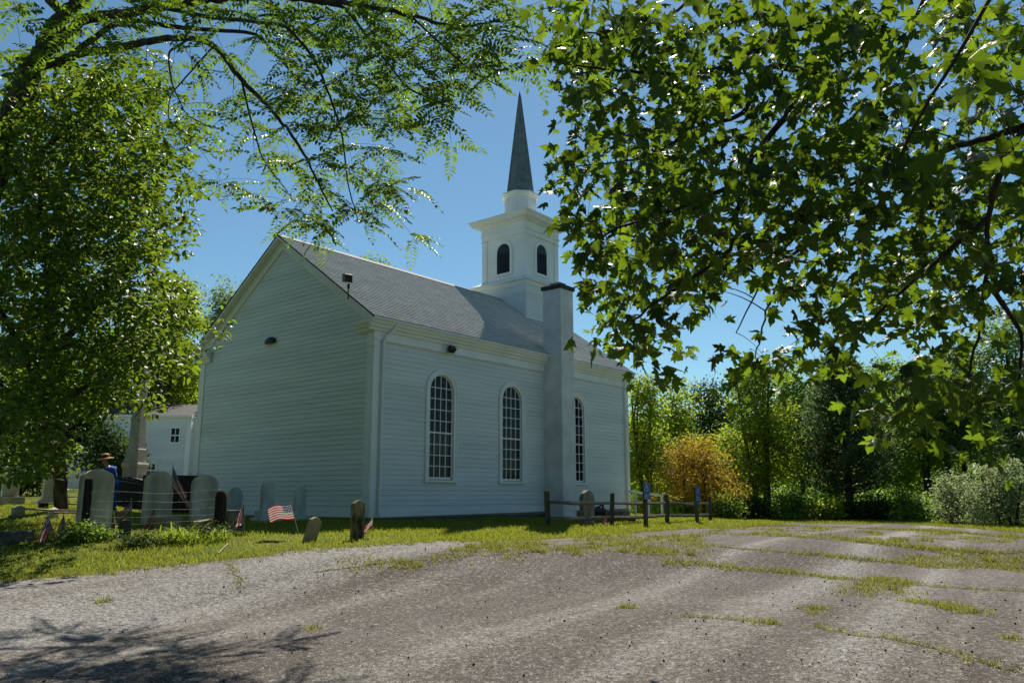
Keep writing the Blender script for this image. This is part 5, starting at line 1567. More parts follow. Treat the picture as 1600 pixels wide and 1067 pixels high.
# ------------------------------------------------------------------ maple overhanging from the right
tb_ = np.array([CAM[0] + 9.5 * math.cos(-0.22), CAM[1] + 9.5 * math.sin(-0.22), 0.0]); tb_[2] = G(tb_[0], tb_[1])
mp_t = thing('maple_tree', tb_, 'lobed-leaf maple boughs hanging into the picture from the upper right', 'tree')
trk = np.array([tb_ + np.array([0, 0, -0.3]), tb_ + np.array([0, 0, 1.2]), tb_ + np.array([-0.2, 0.3, 3.0]), tb_ + np.array([-0.4, 0.7, 5.0]), tb_ + np.array([-0.8, 1.2, 7.5])])
V, F = tube_arrays(trk, [0.30, 0.24, 0.21, 0.17, 0.10], 12)
fastmesh('trunk', V, F, BARK, mp_t, smooth=True)
sk = Skeleton(); sk.nodes.append(trk[2:]); sk.rad.append(np.array([.2, .17, .1]))
def T3(P): 
    a_, b_, z_ = project(P); return (a_, b_, z_)
t3, t4 = T3(trk[3]), T3(trk[4])
LM = [([t4, (1500, -330, 7.0), (1400, -110, 6.8), (1347, 0, 6.6), (1308, 54, 6.5), (1276, 115, 6.4), (1238, 168, 6.3), (1200, 215, 6.2), (1173, 250, 6.1), (1154, 287, 6.0), (1150, 345, 5.9), (1156, 373, 5.8), (1108, 422, 5.7), (1054, 451, 5.6), (990, 500, 5.5)], 0.075, 0.008),
      ([(1308, 54, 6.5), (1250, 40, 6.5), (1200, 70, 6.4), (1150, 99, 6.3), (1106, 112, 6.2), (1055, 116, 6.1), (960, 110, 5.9), (880, 100, 5.8)], 0.035, 0.005),
      ([(1276, 115, 6.4), (1200, 100, 6.5), (1176, 140, 6.6), (1166, 178, 6.7), (1100, 200, 6.8), (1000, 250, 6.9), (900, 260, 7.0)], 0.03, 0.005),
      ([t3, (1750, 120, 5.4), (1600, 198, 5.2), (1576, 239, 5.2), (1547, 296, 5.3), (1544, 340, 5.4), (1541, 440, 5.5), (1520, 560, 5.6), (1500, 620, 5.7)], 0.06, 0.006),
      ([t3, (1750, 250, 7.5), (1600, 282, 7.6), (1538, 315, 7.7), (1487, 319, 7.8), (1407, 328, 7.9), (1320, 350, 8.0), (1230, 400, 8.1), (1200, 480, 8.1), (1180, 560, 8.1)], 0.06, 0.006),
      ([(1600, 198, 5.2), (1500, 228, 5.8), (1400, 260, 6.3), (1300, 300, 6.6), (1250, 360, 6.7), (1200, 420, 6.8), (1150, 520, 6.8)], 0.028, 0.005),
      ([t4, (1600, -200, 4.0), (1560, 0, 3.7), (1500, 70, 3.7), (1440, 170, 3.8), (1400, 260, 4.0)], 0.035, 0.006),
      ([(1544, 340, 5.4), (1450, 420, 5.6), (1380, 480, 5.8), (1330, 540, 6.0)], 0.022, 0.005),
      ([t4, (1300, -300, 9.5), (1150, -80, 9.8), (1050, 30, 9.6), (950, 60, 9.4), (860, 40, 9.2)], 0.06, 0.008),
      ([t4, (1500, -150, 10), (1420, 60, 10.2), (1360, 200, 10.3), (1330, 330, 10.3), (1300, 430, 10.3)], 0.05, 0.008),
      ([(1541, 440, 5.5), (1600, 520, 5.5), (1590, 620, 5.6)], 0.02, 0.005),
      ([(1154, 287, 6.0), (1050, 330, 5.8), (950, 360, 5.6), (900, 420, 5.5)], 0.02, 0.004)]
for pts, ra, rb in LM: sk.limb(pts, ra, rb, mp_t, TWIG)
MROWS = ['6999986899957899',
         '4999975798763699',
         '0889995687963289',
         '0678998788958699',
         '0737998898897589',
         '0858999879998699',
         '0789999978998899',
         '0399998979788979',
         '0079984713677898',
         '0058802002678864',
         '0027700122566755',
         '0003600552135777',
         '0000000201014546',
         '0000000000001125']
pos, sc = [], []
tg = []
def MEDGE(y):
    return np.interp(y, [0, 60, 100, 160, 215, 240, 300, 340, 400, 460, 520, 570, 620], [822, 828, 846, 850, 872, 852, 855, 862, 880, 895, 915, 940, 1040])
_k = rng.normal(0, 1, (14, 2)); _k = _k / np.linalg.norm(_k, axis=1)[:, None] * (2 * PI / rng.uniform(75, 190, (14, 1))); _p = rng.uniform(0, 2 * PI, 14)
def clump(x, y): return float(np.sin(_k @ np.array([x, y]) + _p).sum() / 2.65)
for x0_, y0_, v in density(MROWS, 800, 0):
    area = 0.0; goal = 2500 * (v / 9.0) ** 1.45 * 2.7
    while area < goal:
        q = rng.uniform()
        if x0_ > 1430 and y0_ < 300 and q < 0.10: d = rng.uniform(2.9, 3.8)
        elif q < 0.55: d = rng.uniform(4.7, 7.0)
        else: d = rng.uniform(7.0, 9.6)
        x, y = x0_ + rng.uniform(-4, 54), y0_ + rng.uniform(-4, 54)
        cf = clump(x, y)
        if cf < 1.1 - 1.85 * (v / 9.0):
            area += 18
            continue
        if x < MEDGE(y) + 0.28 * FPX / d:
            area += 60
            continue
        c = pix(x, y, d)
        tg.append(c)
        m = int(rng.integers(6, 14) * (1 + 0.7 * max(cf, 0)))
        p = c + rng.normal(0, 1, (m, 3)) * np.array([0.15, 0.15, 0.10])
        s_ = rng.uniform(0.065, 0.15, m)
        pos.append(p); sc.append(s_)
        area += (0.40 * (s_ * FPX / d) ** 2).sum()
# boughs above and outside the frame that go on beyond the picture
for _ in range(170):
    q = np.array(LM[rng.integers(len(LM))][0][1:4], float)
    x, y = (rng.uniform(900, 1900), rng.uniform(-420, -30)) if rng.uniform() < .6 else (rng.uniform(1620, 2000), rng.uniform(-100, 500))
    c = pix(x, y, rng.uniform(6, 10.5)); tg.append(c); m = 6
    pos.append(c + rng.normal(0, 0.11, (m, 3))); sc.append(rng.uniform(0.09, 0.145, m))
cl = np.repeat(np.arange(len(tg)), [len(p) for p in pos])
pos = np.concatenate(pos); sc = np.concatenate(sc); tg = np.array(tg)
dirs = sk.twigs(tg, mp_t, TWIG, r=0.0045)
n = len(pos)
outw = unit(pos - tg[cl]) * 0.8 + dirs[cl] * 0.5
nv = np.array([0, 0, 0.55])[None] + rng.normal(0, 0.62, (n, 3))
R = frames(nv, outw + np.array([0, 0, -0.9])[None] + rng.normal(0, 0.3, (n, 3)))
ti = rng.integers(0, len(LOBED), n)
leaf_objects('lobed_leaf', LOBED, ti, pos, R, sc, MAPLE, mp_t)

# ------------------------------------------------------------------ tree of compound leaves, upper left
def g2(px, d): return project(gd(px, d))
tb_ = gd(-70, 15.5)
pn_t = thing('walnut_tree', tb_, 'tall tree with arching bare limbs and feathery compound leaves, upper left', 'tree')
sk = Skeleton()
b0_ = project(tb_)
sk.limb([(b0_[0], b0_[1] + 25, b0_[2]), (-60, 600, 15.4), (-45, 400, 15.2), (-10, 250, 15.0), (22, 165, 14.8), (48, 105, 14.7)], 0.32, 0.20, pn_t, BARK, 'trunk')
LP_ = [([(48, 105, 14.7), (75, 60, 14.6), (98, 22, 14.5), (134, -5, 14.4), (180, -60, 14.3)], 0.22, 0.12),
       ([(52, 100, 14.7), (79, 76, 14.5), (134, 28, 14.2), (197, 22, 14.0), (252, 12, 13.8), (330, -2, 13.5), (430, -6, 13.2), (560, 6, 12.9), (640, 24, 12.7), (715, 45, 12.5), (774, 35, 12.4), (838, 22, 12.3)], 0.16, 0.015),
       ([(55, 104, 14.7), (88, 98, 14.5), (118, 85, 14.3), (189, 74, 14.0), (256, 61, 13.7), (300, 59, 13.5), (335, 71, 13.4), (378, 126, 13.2), (425, 172, 13.0), (470, 230, 12.9), (500, 290, 12.8), (520, 330, 12.8)], 0.13, 0.014),
       ([(118, 82, 14.3), (173, 40, 14.6), (205, 31, 14.8), (290, 45, 15.0), (400, 51, 15.0), (471, 130, 14.9), (502, 165, 14.8), (545, 215, 14.7)], 0.09, 0.012),
       ([(252, 12, 13.8), (330, 28, 13.6), (447, 39, 13.2), (490, 90, 13.0), (514, 146, 12.9), (534, 205, 12.8), (545, 300, 12.7), (560, 345, 12.7)], 0.06, 0.010),
       ([(430, -6, 13.2), (538, 10, 13.4), (569, 51, 13.4), (605, 98, 13.4), (636, 138, 13.3), (683, 161, 13.2), (720, 170, 13.1)], 0.06, 0.010),
       ([(300, 59, 13.5), (262, 80, 13.3), (268, 130, 13.2), (290, 180, 13.1), (330, 200, 13.0)], 0.03, 0.008),
       ([(335, 71, 13.4), (300, 110, 13.0), (265, 150, 12.9), (262, 190, 12.8), (300, 215, 12.8)], 0.025, 0.007),
       ([(640, 24, 12.7), (700, 80, 12.5), (740, 115, 12.4), (800, 145, 12.3)], 0.03, 0.007),
       ([(378, 126, 13.2), (390, 180, 13.0), (410, 250, 12.9), (450, 300, 12.8)], 0.03, 0.008),
       ([(98, 22, 14.5), (60, -20, 14.3), (20, -60, 14.1)], 0.14, 0.08)]
for pts, ra, rb in LP_: sk.limb(pts, ra * 0.66, rb * .8, pn_t, BARK if ra > 0.1 else TWIG)
PROWS = ['55456677899999865',
         '54334334688999984',
         '00011112478999850',
         '00000343357885300',
         '00000245556651000',
         '00000024466420000',
         '00000000256520000',
         '00000000034220000']
tg, pos, sc, outw = [], [], [], []
def spray(c, d):
    m = int(rng.integers(3, 6))
    tg.append(c)
    th = rng.uniform(0, 2 * PI) + np.arange(m) * 2 * PI / m + rng.normal(0, .3, m)
    o_ = np.stack([np.cos(th), np.sin(th), rng.normal(-0.15, 0.25, m)], 1)
    s_ = rng.uniform(0.38, 0.66, m)
    pos.append(np.repeat(c[None], m, 0)); sc.append(s_); outw.append(o_)
    return (0.17 * (s_ * FPX / d) ** 2).sum()
for x0_, y0_, v in density(PROWS, 0, 0):
    area, goal = 0.0, 2500 * (v / 9.0) ** 1.35 * 2.7
    while area < goal:
        d = rng.uniform(12.0, 15.5) if x0_ < 700 else rng.uniform(11.5, 13.2)
        area += spray(pix(x0_ + rng.uniform(-5, 55), y0_ + rng.uniform(-12, 40), d), d)
for x, y in [(612, 300), (590, 325), (625, 308), (575, 345), (500, 352), (460, 340), (765, 125), (720, 150), (690, 205), (668, 190)]:
    spray(pix(x - 20, y - 14, 12.6), 12.6)
for _ in range(150):                      # the crown goes on above the frame
    spray(pix(rng.uniform(-150, 800), rng.uniform(-260, -30), rng.uniform(12, 16)), 14)
tg = np.array(tg); cl = np.repeat(np.arange(len(tg)), [len(p) for p in pos])
pos = np.concatenate(pos); sc = np.concatenate(sc); outw = np.concatenate(outw)
dirs = sk.twigs(tg, pn_t, TWIG, r=0.006)
n = len(pos)
yd = outw + dirs[cl] * 0.9
nv = np.array([0, 0, 1.0])[None] + rng.normal(0, 0.28, (n, 3))
R = frames(nv, yd)
leaf_objects('compound_leaf', PINN, rng.integers(0, 4, n), pos, R, sc, PINNATE, pn_t)

# ------------------------------------------------------------------ glossy broadleaf tree on the left
tb_ = gd(97, 19.5)
dg_t = thing('dogwood_tree', tb_, 'dense glossy broadleaf tree filling the left edge above the headstones', 'tree')
sk = Skeleton()
b0_ = project(tb_)
sk.limb([(b0_[0], b0_[1] + 15, b0_[2]), (95, 740, 19.3), (92, 690, 18.8), (85, 640, 18.3), (75, 560, 17.8), (80, 460, 17.4), (70, 350, 17.0), (60, 240, 16.6)], 0.17, 0.07, dg_t, BARK, 'trunk')
for pts, ra, rb in [([(85, 640, 18.3), (40, 560, 17), (0, 480, 16), (-60, 400, 15.5)], .12, .03), ([(75, 560, 17.8), (130, 500, 16.6), (180, 440, 15.8), (220, 400, 15.4)], .10, .02),
                    ([(80, 460, 17.4), (140, 380, 16), (180, 300, 15.5), (225, 290, 15.2)], .08, .015), ([(92, 690, 18.8), (60, 670, 16.5), (90, 660, 14.5), (120, 690, 13.6)], .09, .015),
                    ([(85, 640, 18.3), (140, 600, 16.5), (190, 580, 15.5), (235, 560, 15.2)], .08, .015), ([(70, 350, 17), (20, 260, 16), (-30, 180, 15.5)], .07, .015), ([(60, 240, 16.6), (120, 190, 15.8), (180, 140, 15.4), (215, 130, 15.2)], .06, .01)]:
    sk.limb(pts, ra, rb, dg_t, BARK)
DROWS = ['77774000', '88887200', '99998410', '99998510', '99999310', '99998600', '99998200', '99999710', '99998610', '99998300', '99984000', '87300000', '66200000']
tg, pos, sc, outw = [], [], [], []
for x0_, y0_, v in density([r for r in DROWS], 0, 92):
    area, goal = 0.0, 2500 * (v / 9.0) ** 1.3 * 8.5
    while area < goal:
        d = rng.uniform(13.6, 20.0) - (1.2 if y0_ > 640 else 0)
        x, y = x0_ + rng.uniform(-6, 52), y0_ + rng.uniform(-6, 52)
        if d < 17 and clump(x * 1.5 + 300, y * 1.9) < 0.9 - 1.7 * (v / 9.0):
            area += 12
            continue
        if 128 < x < 210 and y > 662:
            area += 60
            continue
        c = pix(x, y, d)
        m = int(rng.integers(6, 12))
        tg.append(c)
        o_ = rng.normal(0, 1, (m, 3)); o_[:, 2] -= 0.5
        pos.append(c + unit(o_) * rng.uniform(0.03, 0.22, (m, 1))); s_ = rng.uniform(0.11, 0.20, m); sc.append(s_); outw.append(o_)
        area += (0.30 * (s_ * FPX / d) ** 2).sum()
for _ in range(160):
    c = pix(rng.uniform(-260, -10), rng.uniform(60, 700), rng.uniform(13.5, 18)); m = 10
    o_ = rng.normal(0, 1, (m, 3)); o_[:, 2] -= 0.5
    tg.append(c); pos.append(c + unit(o_) * rng.uniform(0.03, 0.25, (m, 1))); sc.append(rng.uniform(0.10, 0.17, m)); outw.append(o_)
tg = np.array(tg); pos = np.concatenate(pos); sc = np.concatenate(sc); outw = np.concatenate(outw)
sk.twigs(tg, dg_t, TWIG, r=0.006)
n = len(pos)
R = frames(np.array([0, 0, .8])[None] + rng.normal(0, .5, (n, 3)), outw)
leaf_objects('oval_leaf', OVAL, rng.integers(0, 2, n), pos, R, sc, DOGWOOD, dg_t)

# ------------------------------------------------------------------ trees further off
def crown_cloud(blobs, nclump, nleaf, leaf, spread, flat=0.55, shell=0.45):
    """leaves in clumps spread through ellipsoids (cx,cy,cz,rx,ry,rz)"""
    B = np.array(blobs, float)
    vol = B[:, 3] * B[:, 4] * B[:, 5]
    which = rng.choice(len(B), nclump, p=vol ** .8 / (vol ** .8).sum())
    u = unit(rng.normal(0, 1, (nclump, 3))); r = rng.uniform(shell ** 3, 1, nclump) ** (1 / 3)
    c = B[which, :3] + u * r[:, None] * B[which, 3:]
    p = np.repeat(c, nleaf, 0) + rng.normal(0, 1, (nclump * nleaf, 3)) * spread * np.array([1, 1, flat])
    n = len(p)
    s_ = leaf * rng.uniform(0.7, 1.3, n)
    o_ = np.repeat(u, nleaf, 0) + rng.normal(0, .7, (n, 3)); o_[:, 2] -= .3
    R = frames(np.array([0, 0, .7])[None] + np.repeat(u, nleaf, 0) * .4 + rng.normal(0, .55, (n, 3)), o_)
    return place(DIAM[0], DIAM[1], p, R, s_), c

def tree(px, d, top, wpx, mat, label, name='broadleaf_tree', low=0.15, nclump=170, nleaf=26, leaf=0.16, spread=0.34, trunk_r=None, cat='tree', group='trees at the edge of the wood', stems=1, bark=TWIG, lobes=7, lean=0.0, shell=0.45):
    if cat == 'tree': nclump = int(nclump * 1.5); leaf *= 1.1
    P = gd(px, d); k = d / FPX
    H = (project(P)[1] - top) * k
    Rw = wpx * k / 2
    o = thing(name, P, label, cat, group)
    blobs = []
    for i in range(lobes):
        a = i * 2.4 + rng.uniform(0, 1)
        fz = low + (0.97 - low) * (i + 0.7) / (lobes + 0.2)
        prof = math.sin(PI * min(1, max(0.12, (fz - low + 0.14) / (1.14 - low)) ** 0.8))
        rr_ = Rw * prof
        br = max(Rw * 0.42, rr_ * 0.55)
        off_ = max(0.0, rr_ - br)
        zc_ = P[2] + H * fz - 0
        bz = min(br * 0.85, P[2] + H - zc_ + 0.05) if i == lobes - 1 else br * 0.85
        zc_ = min(zc_, P[2] + H - bz)
        blobs.append((P[0] + off_ * math.cos(a) + lean * fz * H * rt[0], P[1] + off_ * math.sin(a) + lean * fz * H * rt[1], zc_, br, br, bz))
    (V, F), c = crown_cloud(blobs, nclump, nleaf, leaf, spread, shell=shell)
    z_ok = True
    fastmesh('crown', V, F, mat, o)
    tr = trunk_r or max(0.06, 0.02 * H)
    Vs, Fs, n = [], [], 0
    for sIdx in range(stems):
        a = sIdx * 2.1; bx, by = (0.35 * Rw * math.cos(a), 0.35 * Rw * math.sin(a)) if stems > 1 else (0, 0)
        base = P + np.array([bx * .4, by * .4, -0.2])
        T_ = np.array([base, base + np.array([bx * .1 + .05, by * .1, H * .25]), base + np.array([bx * .5, by * .5 + .06, H * .55]), base + np.array([bx * .8, by * .8, H * .88])])
        T_ = polyline([project(q) for q in T_], 4)
        v, f = tube_arrays(T_, np.linspace(tr, tr * .25, len(T_)), 7); Vs.append(v); Fs.append(f + n); n += len(v)
        for q in range(7):
            t_ = T_[int(len(T_) * (0.25 + 0.09 * q))]
            e = c[rng.integers(len(c))]
            if e[2] < t_[2] - 1: continue
            L_ = np.array([t_, (t_ + e) / 2 + np.array([0, 0, .12 * np.linalg.norm(e - t_)]), e])
            v, f = tube_arrays(L_, [tr * .38, tr * .25, tr * .08], 5); Vs.append(v); Fs.append(f + n); n += len(v)
    fastmesh('trunk', np.concatenate(Vs), np.concatenate(Fs), bark, o, smooth=True)
    return o

tree(1012, 37, 588, 95, FOL_YEL, 'slim yellow-green tree just right of the church corner', stems=2, nclump=190, leaf=0.15)
tree(1062, 41, 592, 105, FOL_YEL, 'yellow-green tree standing behind the orange-leaved tree', nclump=200, leaf=0.16)
tree(1092, 33.5, 683, 150, FOL_ORNG, 'rounded orange-leaved tree behind the rail fence', name='orange_tree', low=0.16, nclump=190, nleaf=30, leaf=0.11, spread=0.30, stems=3, lobes=11, shell=0.3)
tree(1115, 62, 595, 150, FOL_DARK, 'dark distant tree in the gap above the orange-leaved tree', nclump=220, nleaf=26, leaf=0.24, spread=0.55)
tree(1192, 37, 562, 140, FOL_YEL, 'bright many-stemmed tree with dark trunks left of the cedar', stems=4, nclump=330, leaf=0.15, lobes=9)
tree(1255, 43, 575, 130, FOL_MID, 'mid-green tree squeezed between the many-stemmed tree and the cedar', nclump=230, leaf=0.18)
tree(1405, 41, 560, 170, FOL_MID, 'broad green tree just right of the cedar', nclump=320, leaf=0.17, lobes=9)
tree(1452, 37, 590, 150, FOL_MID, 'green tree with a thick dark leaning trunk above the pale shrubs', nclump=200, leaf=0.16, low=0.42, trunk_r=0.24, lean=0.05)
tree(1508, 38, 545, 190, FOL_PALE, 'pale grey-green tree with two dark trunks behind the shrubs', nclump=300, leaf=0.16, low=0.38, stems=2, lobes=9)
tree(1600, 36, 480, 200, FOL_PALE, 'tall pale green tree at the right edge of the picture', nclump=340, leaf=0.16, lobes=9)
tree(1690, 34, 480, 200, FOL_MID, 'tree standing outside the right edge beyond the pale trees', nclump=220, leaf=0.18)
SG = 'shrubs along the far edge of the car park'
tree(1572, 27, 722, 160, FOL_SILV, 'big silvery willow-like shrub at the right end of the lawn', name='silvery_shrub', low=0.05, nclump=300, nleaf=30, leaf=0.10, spread=0.22, cat='shrub', group=SG, shell=.3, stems=3)
tree(1492, 29, 742, 95, FOL_SILV, 'smaller silvery shrub left of the big one', name='silvery_shrub', low=0.05, nclump=150, nleaf=28, leaf=0.10, spread=0.2, cat='shrub', group=SG, shell=.3, stems=3)
for px, d, top, wpx, mat, lab in [(1425, 32, 772, 80, FOL_MID, 'low bright green shrub under the thick leaning trunk'), (1372, 33, 778, 70, FOL_DARK, 'low dark shrub at the right foot of the cedar'),
                                  (1282, 33, 782, 70, FOL_YEL, 'low yellow-green shrub at the left foot of the cedar'), (1235, 33.5, 772, 75, FOL_MID, 'low shrub between the dark stems and the cedar'),
                                  (1172, 33.5, 780, 70, FOL_DARK, 'dark low shrub right of the orange-leaved tree'), (1060, 33, 785, 60, FOL_MID, 'low green shrub under the orange-leaved tree'),
                                  (1010, 33, 775, 60, FOL_YEL, 'yellowish shrub beside the front corner of the church'), (1130, 32.5, 786, 60, FOL_MID, 'low shrub behind the last post of the rail fence'),
                                  (1330, 34, 785, 80, FOL_DARK, 'dark undergrowth shrub directly under the cedar')]:
    tree(px, d, top, wpx, mat, lab, name='low_shrub', low=0.02, nclump=90, nleaf=26, leaf=0.13, spread=0.22, cat='shrub', group=SG, shell=.2, stems=2, lobes=5, trunk_r=0.03)

# cedar
P = gd(1327, 35.5); k = 35.5 / FPX
H = (project(P)[1] - 545) * k
cdr = thing('cedar_tree', P, 'dark conical cedar with a bare lower trunk among the green trees', 'tree', 'trees at the edge of the wood')
Vs, Fs, n = [], [], 0
T_ = np.array([P + np.array([0, 0, -.2]), P + np.array([0.05, 0, H * .3]), P + np.array([0.0, .05, H * .65]), P + np.array([0, 0, H * .98])])
v, f = tube_arrays(T_, [0.20, 0.16, 0.09, 0.02], 8); Vs.append(v); Fs.append(f + n); n += len(v)
lp, ld, lu = [], [], []
for i in range(230):
    fz = 0.13 + 0.85 * (i / 230) ** 0.9
    z = P[2] + H * fz
    L_ = 2.9 * (1 - fz) ** 0.72 * rng.uniform(.72, 1.08) * (0.8 if fz < .22 else 1) + 0.15
    a = i * 2.4 + rng.uniform(-.3, .3)
    o_ = np.array([math.cos(a), math.sin(a), 0.0])
    tip = np.array([P[0], P[1], z]) + o_ * L_ + np.array([0, 0, L_ * 0.28])
    b_ = np.array([P[0], P[1], z])
    v, f = tube_arrays([b_, (b_ + tip) / 2 - np.array([0, 0, .05 * L_]), tip], [0.03 * (1 - fz) + .008, .018 * (1 - fz) + .006, .004], 4); Vs.append(v); Fs.append(f + n); n += len(v)
    m = int(22 + 80 * L_ / 2.4)
    t_ = rng.uniform(0.25, 1.05, m)
    lp.append(b_ + (tip - b_) * t_[:, None] + rng.normal(0, .13, (m, 3))); ld.append(o_ * .7 + np.array([0, 0, .55]) + rng.normal(0, .5, (m, 3)))
lp = np.concatenate(lp); ld = np.concatenate(ld)
R = frames(rng.normal(0, 1, lp.shape), ld)
V, F = place(DIAM[0] * np.array([.55, 1, 1]), DIAM[1], lp, R, rng.uniform(.14, .30, len(lp)))
fastmesh('crown', V, F, NEEDLE, cdr)
fastmesh('trunk', np.concatenate(Vs), np.concatenate(Fs), TWIG, cdr, smooth=True)

# trees behind the church and on the left
tree(568, 46, 374, 150, FOL_MID, 'tree top showing above the church ridge', nclump=220, leaf=0.2, group='trees behind the church and house', lobes=6)
tree(345, 58, 425, 150, FOL_PALE, 'pale tall tree left of the gable peak', nclump=420, leaf=0.22, spread=.45, group='trees behind the church and house', lobes=9)
tree(250, 46, 425, 125, FOL_YEL, 'dense sunlit yellow-green tree between the glossy tree and the church', low=0.40, nclump=300, nleaf=30, leaf=0.19, spread=.38, group='trees behind the church and house', lobes=8, trunk_r=.12)
tree(275, 50, 545, 150, FOL_DARK, 'dark tree behind the white house roof', nclump=420, leaf=0.22, spread=.45, group='trees behind the church and house', lobes=9)
tree(170, 47, 520, 170, FOL_DARK, 'dark tree behind the left part of the white house', nclump=380, leaf=0.22, spread=.5, group='trees behind the church and house', lobes=9)
tree(40, 44, 500, 200, FOL_DARK, 'dark tree behind the porch at the far left', nclump=420, leaf=0.22, spread=.5, group='trees behind the church and house', lobes=9)
tree(-90, 40, 500, 200, FOL_DARK, 'dark tree outside the left edge of the picture', nclump=300, leaf=0.24, spread=.5, group='trees behind the church and house', lobes=9)
tree(190, 31, 690, 70, FOL_DARK, 'small dark fir-like shrub beside the obelisk', name='dark_shrub', low=.05, nclump=120, leaf=.13, spread=.25, cat='shrub', group='dark shrubs near the white house', lobes=6, shell=.3)
tree(160, 30, 650, 90, FOL_DARK, 'dark shrub in the shade behind the person in the straw hat', name='dark_shrub', low=.3, nclump=130, leaf=.13, spread=.28, cat='shrub', group='dark shrubs near the white house', lobes=6, shell=.3)
tree(30, 30, 690, 110, FOL_DARK, 'dark shrub at the far left behind the tree trunk', name='dark_shrub', low=.1, nclump=200, leaf=.14, spread=.3, cat='shrub', group='dark shrubs near the white house', lobes=6, shell=.3)

# far wood that closes the view
blobs = []
for px in np.arange(-500, 2500, 42):
    if 330 < px < 930 and False: continue
    dd = rng.uniform(62, 78)
    P = gd(px, dd)
    topy = np.interp(px, [-500, 100, 300, 420, 620, 900, 1000, 1100, 1200, 2500], [560, 560, 560, 600, 640, 640, 625, 625, 600, 560]) + rng.uniform(-14, 14)
    Ht = (775 - topy) * dd / FPX
    for fz in (0.12, 0.4, 0.72): blobs.append((P[0], P[1], P[2] + Ht * fz, 2.6, 2.6, Ht * 0.28))
(V, F), _ = crown_cloud(blobs, 9000, 16, 0.55, 0.6, shell=.1)
fw_ = fastmesh('far_wood', V, F, FOL_MID, kind='stuff')
tag(fw_, 'far green wood closing the view behind the church and car park', 'wood')
# undergrowth along the wood's edge
blobs = []
for px in np.arange(985, 2000, 14):
    dd = rng.uniform(35, 40); P = gd(px, dd); blobs.append((P[0], P[1], P[2] + .5, .8, .8, .65 + rng.uniform(0, .5)))
(V, F), _ = crown_cloud(blobs, 900, 24, 0.16, 0.24, shell=.1)
ug = fastmesh('undergrowth', V, F, FOL_MID, kind='stuff')
tag(ug, 'leafy undergrowth along the foot of the trees beyond the lawn', 'undergrowth')

# ------------------------------------------------------------------ lilies, bushes, flowers
TVb = []
for s in np.linspace(0, 1, 7):
    w_ = 0.022 * (1 - s ** 2) + 0.001
    TVb += [(-w_, 0.85 * s - .1 * s * s, 0.9 * s - 0.62 * s * s), (w_, 0.85 * s - .1 * s * s, 0.9 * s - 0.62 * s * s)]
TVb = np.array(TVb); TFb = [(2 * i, 2 * i + 1, 2 * i + 3, 2 * i + 2) for i in range(6)]
bme = bpy.data.meshes.new('blade'); bme.from_pydata(TVb.tolist(), [], TFb); bme.materials.append(LILY)
def lily(px, d, n, size, label):
    P = gd(px, d)
    o = thing('daylily_clump', P, label, 'plant', 'strappy lily clumps along the wire fence')
    for i in range(n):
        b = bpy.data.objects.new('blade', bme); COL.objects.link(b); b.parent = o
        s_ = size * rng.uniform(.6, 1.15)
        b.matrix_basis = Matrix.Translation((rng.normal(0, .09), rng.normal(0, .09), -0.01)) @ Euler((rng.normal(0.1, .25), rng.normal(0, .15), rng.uniform(0, 2 * PI))).to_matrix().to_4x4() @ Matrix.Diagonal((s_ * 1.1, s_, s_ * rng.uniform(.8, 1.5), 1))
lily(262, 13.8, 60, 0.42, 'lily clump in front of the framed-panel headstone, leftmost of its row')
lily(288, 13.9, 75, 0.48, 'tallest lily clump, beneath the bleached branch')
lily(312, 13.9, 60, 0.42, 'lily clump just left of the dark fence post')
lily(347, 14.0, 60, 0.38, 'spreading lily clump at the foot of the dark leaning fence post')
lily(240, 13.6, 40, 0.32, 'low lily clump nearest the small dark headstone')
tree(130, 13.6, 818, 46, FOL_MID, 'small leafy bush at the foot of the left fence post', name='small_bush', low=.1, nclump=60, nleaf=18, leaf=.055, spread=.09, cat='bush', group='low bushes along the wire fence', lobes=5, trunk_r=.012, shell=.2)
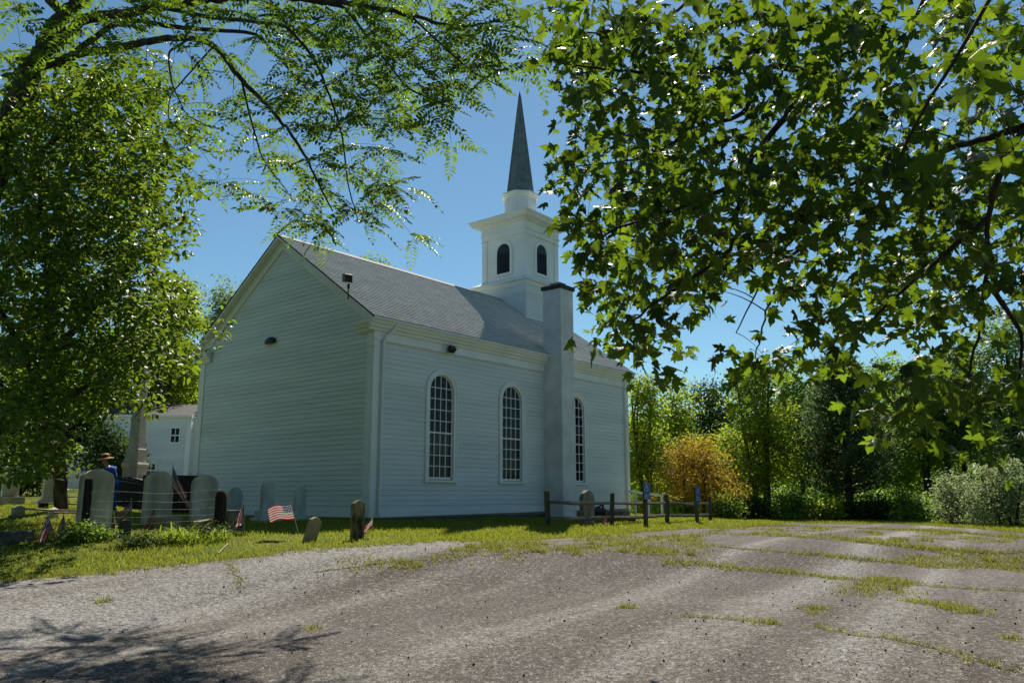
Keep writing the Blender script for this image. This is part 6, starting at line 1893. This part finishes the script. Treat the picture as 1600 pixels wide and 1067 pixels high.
tree(160, 13.8, 824, 46, FOL_MID, 'low bush at the foot of the large grey headstone', name='small_bush', low=.1, nclump=50, nleaf=18, leaf=.05, spread=.09, cat='bush', group='low bushes along the wire fence', lobes=5, trunk_r=.01, shell=.2)
tree(225, 13.6, 835, 70, FOL_DARK, 'dark low bush left of the lily clumps', name='small_bush', low=.05, nclump=60, nleaf=18, leaf=.055, spread=.09, cat='bush', group='low bushes along the wire fence', lobes=5, trunk_r=.01, shell=.2)
tree(334, 14.4, 822, 36, FOL_DARK, 'dark leafy bush between the lilies and the leaning post', name='small_bush', low=.05, nclump=50, nleaf=18, leaf=.055, spread=.09, cat='bush', group='low bushes along the wire fence', lobes=5, trunk_r=.01, shell=.2)
for px, d, lab in ((1027, 29.5, 'yellow flowers on tall stems left of the third fence post'), (1050, 30, 'orange-yellow flowers right of the third fence post')):
    P = gd(px, d)
    o = thing('yellow_flowers', P, lab, 'flowers', 'yellow flowers behind the rail fence')
    mbs = MB(); pet = MB()
    for i in range(14):
        a = P + np.array([rng.normal(0, .18), rng.normal(0, .18), 0]); b = a + np.array([rng.normal(0, .05), rng.normal(0, .05), rng.uniform(.55, .85)])
        mbs.tube([a, b], .008, 4)
        for q in range(6):
            t_ = q * PI / 3; e = np.array([math.cos(t_), math.sin(t_), .3])
            s_ = np.array([-e[1], e[0], 0])
            pet.poly([b, b + e * .06 + s_ * .03, b + e * .11, b + e * .06 - s_ * .03])
    mbs.build('stems', FOL_MID, o, kind='stuff'); pet.build('petals', PETAL, o, kind='stuff')

# the wood on the near side of the car park, behind where the picture was taken
blobs = []
for ang in np.linspace(YAW + 1.25, YAW + 2 * PI - 1.15, 30):
    rr_ = rng.uniform(17, 24)
    x, y = CAM[0] + rr_ * math.cos(ang), CAM[1] + rr_ * math.sin(ang)
    for zz in (1.5, 5.0, 8.8): blobs.append((x, y, zz - 1, 2.4, 2.4, 2.2))
(V, F), _ = crown_cloud(blobs, 4200, 14, 0.45, 0.5, shell=.2)
nw = fastmesh('near_wood', V, F, FOL_DARK, kind='stuff')
tag(nw, 'dark wood on the near side of the car park', 'wood')
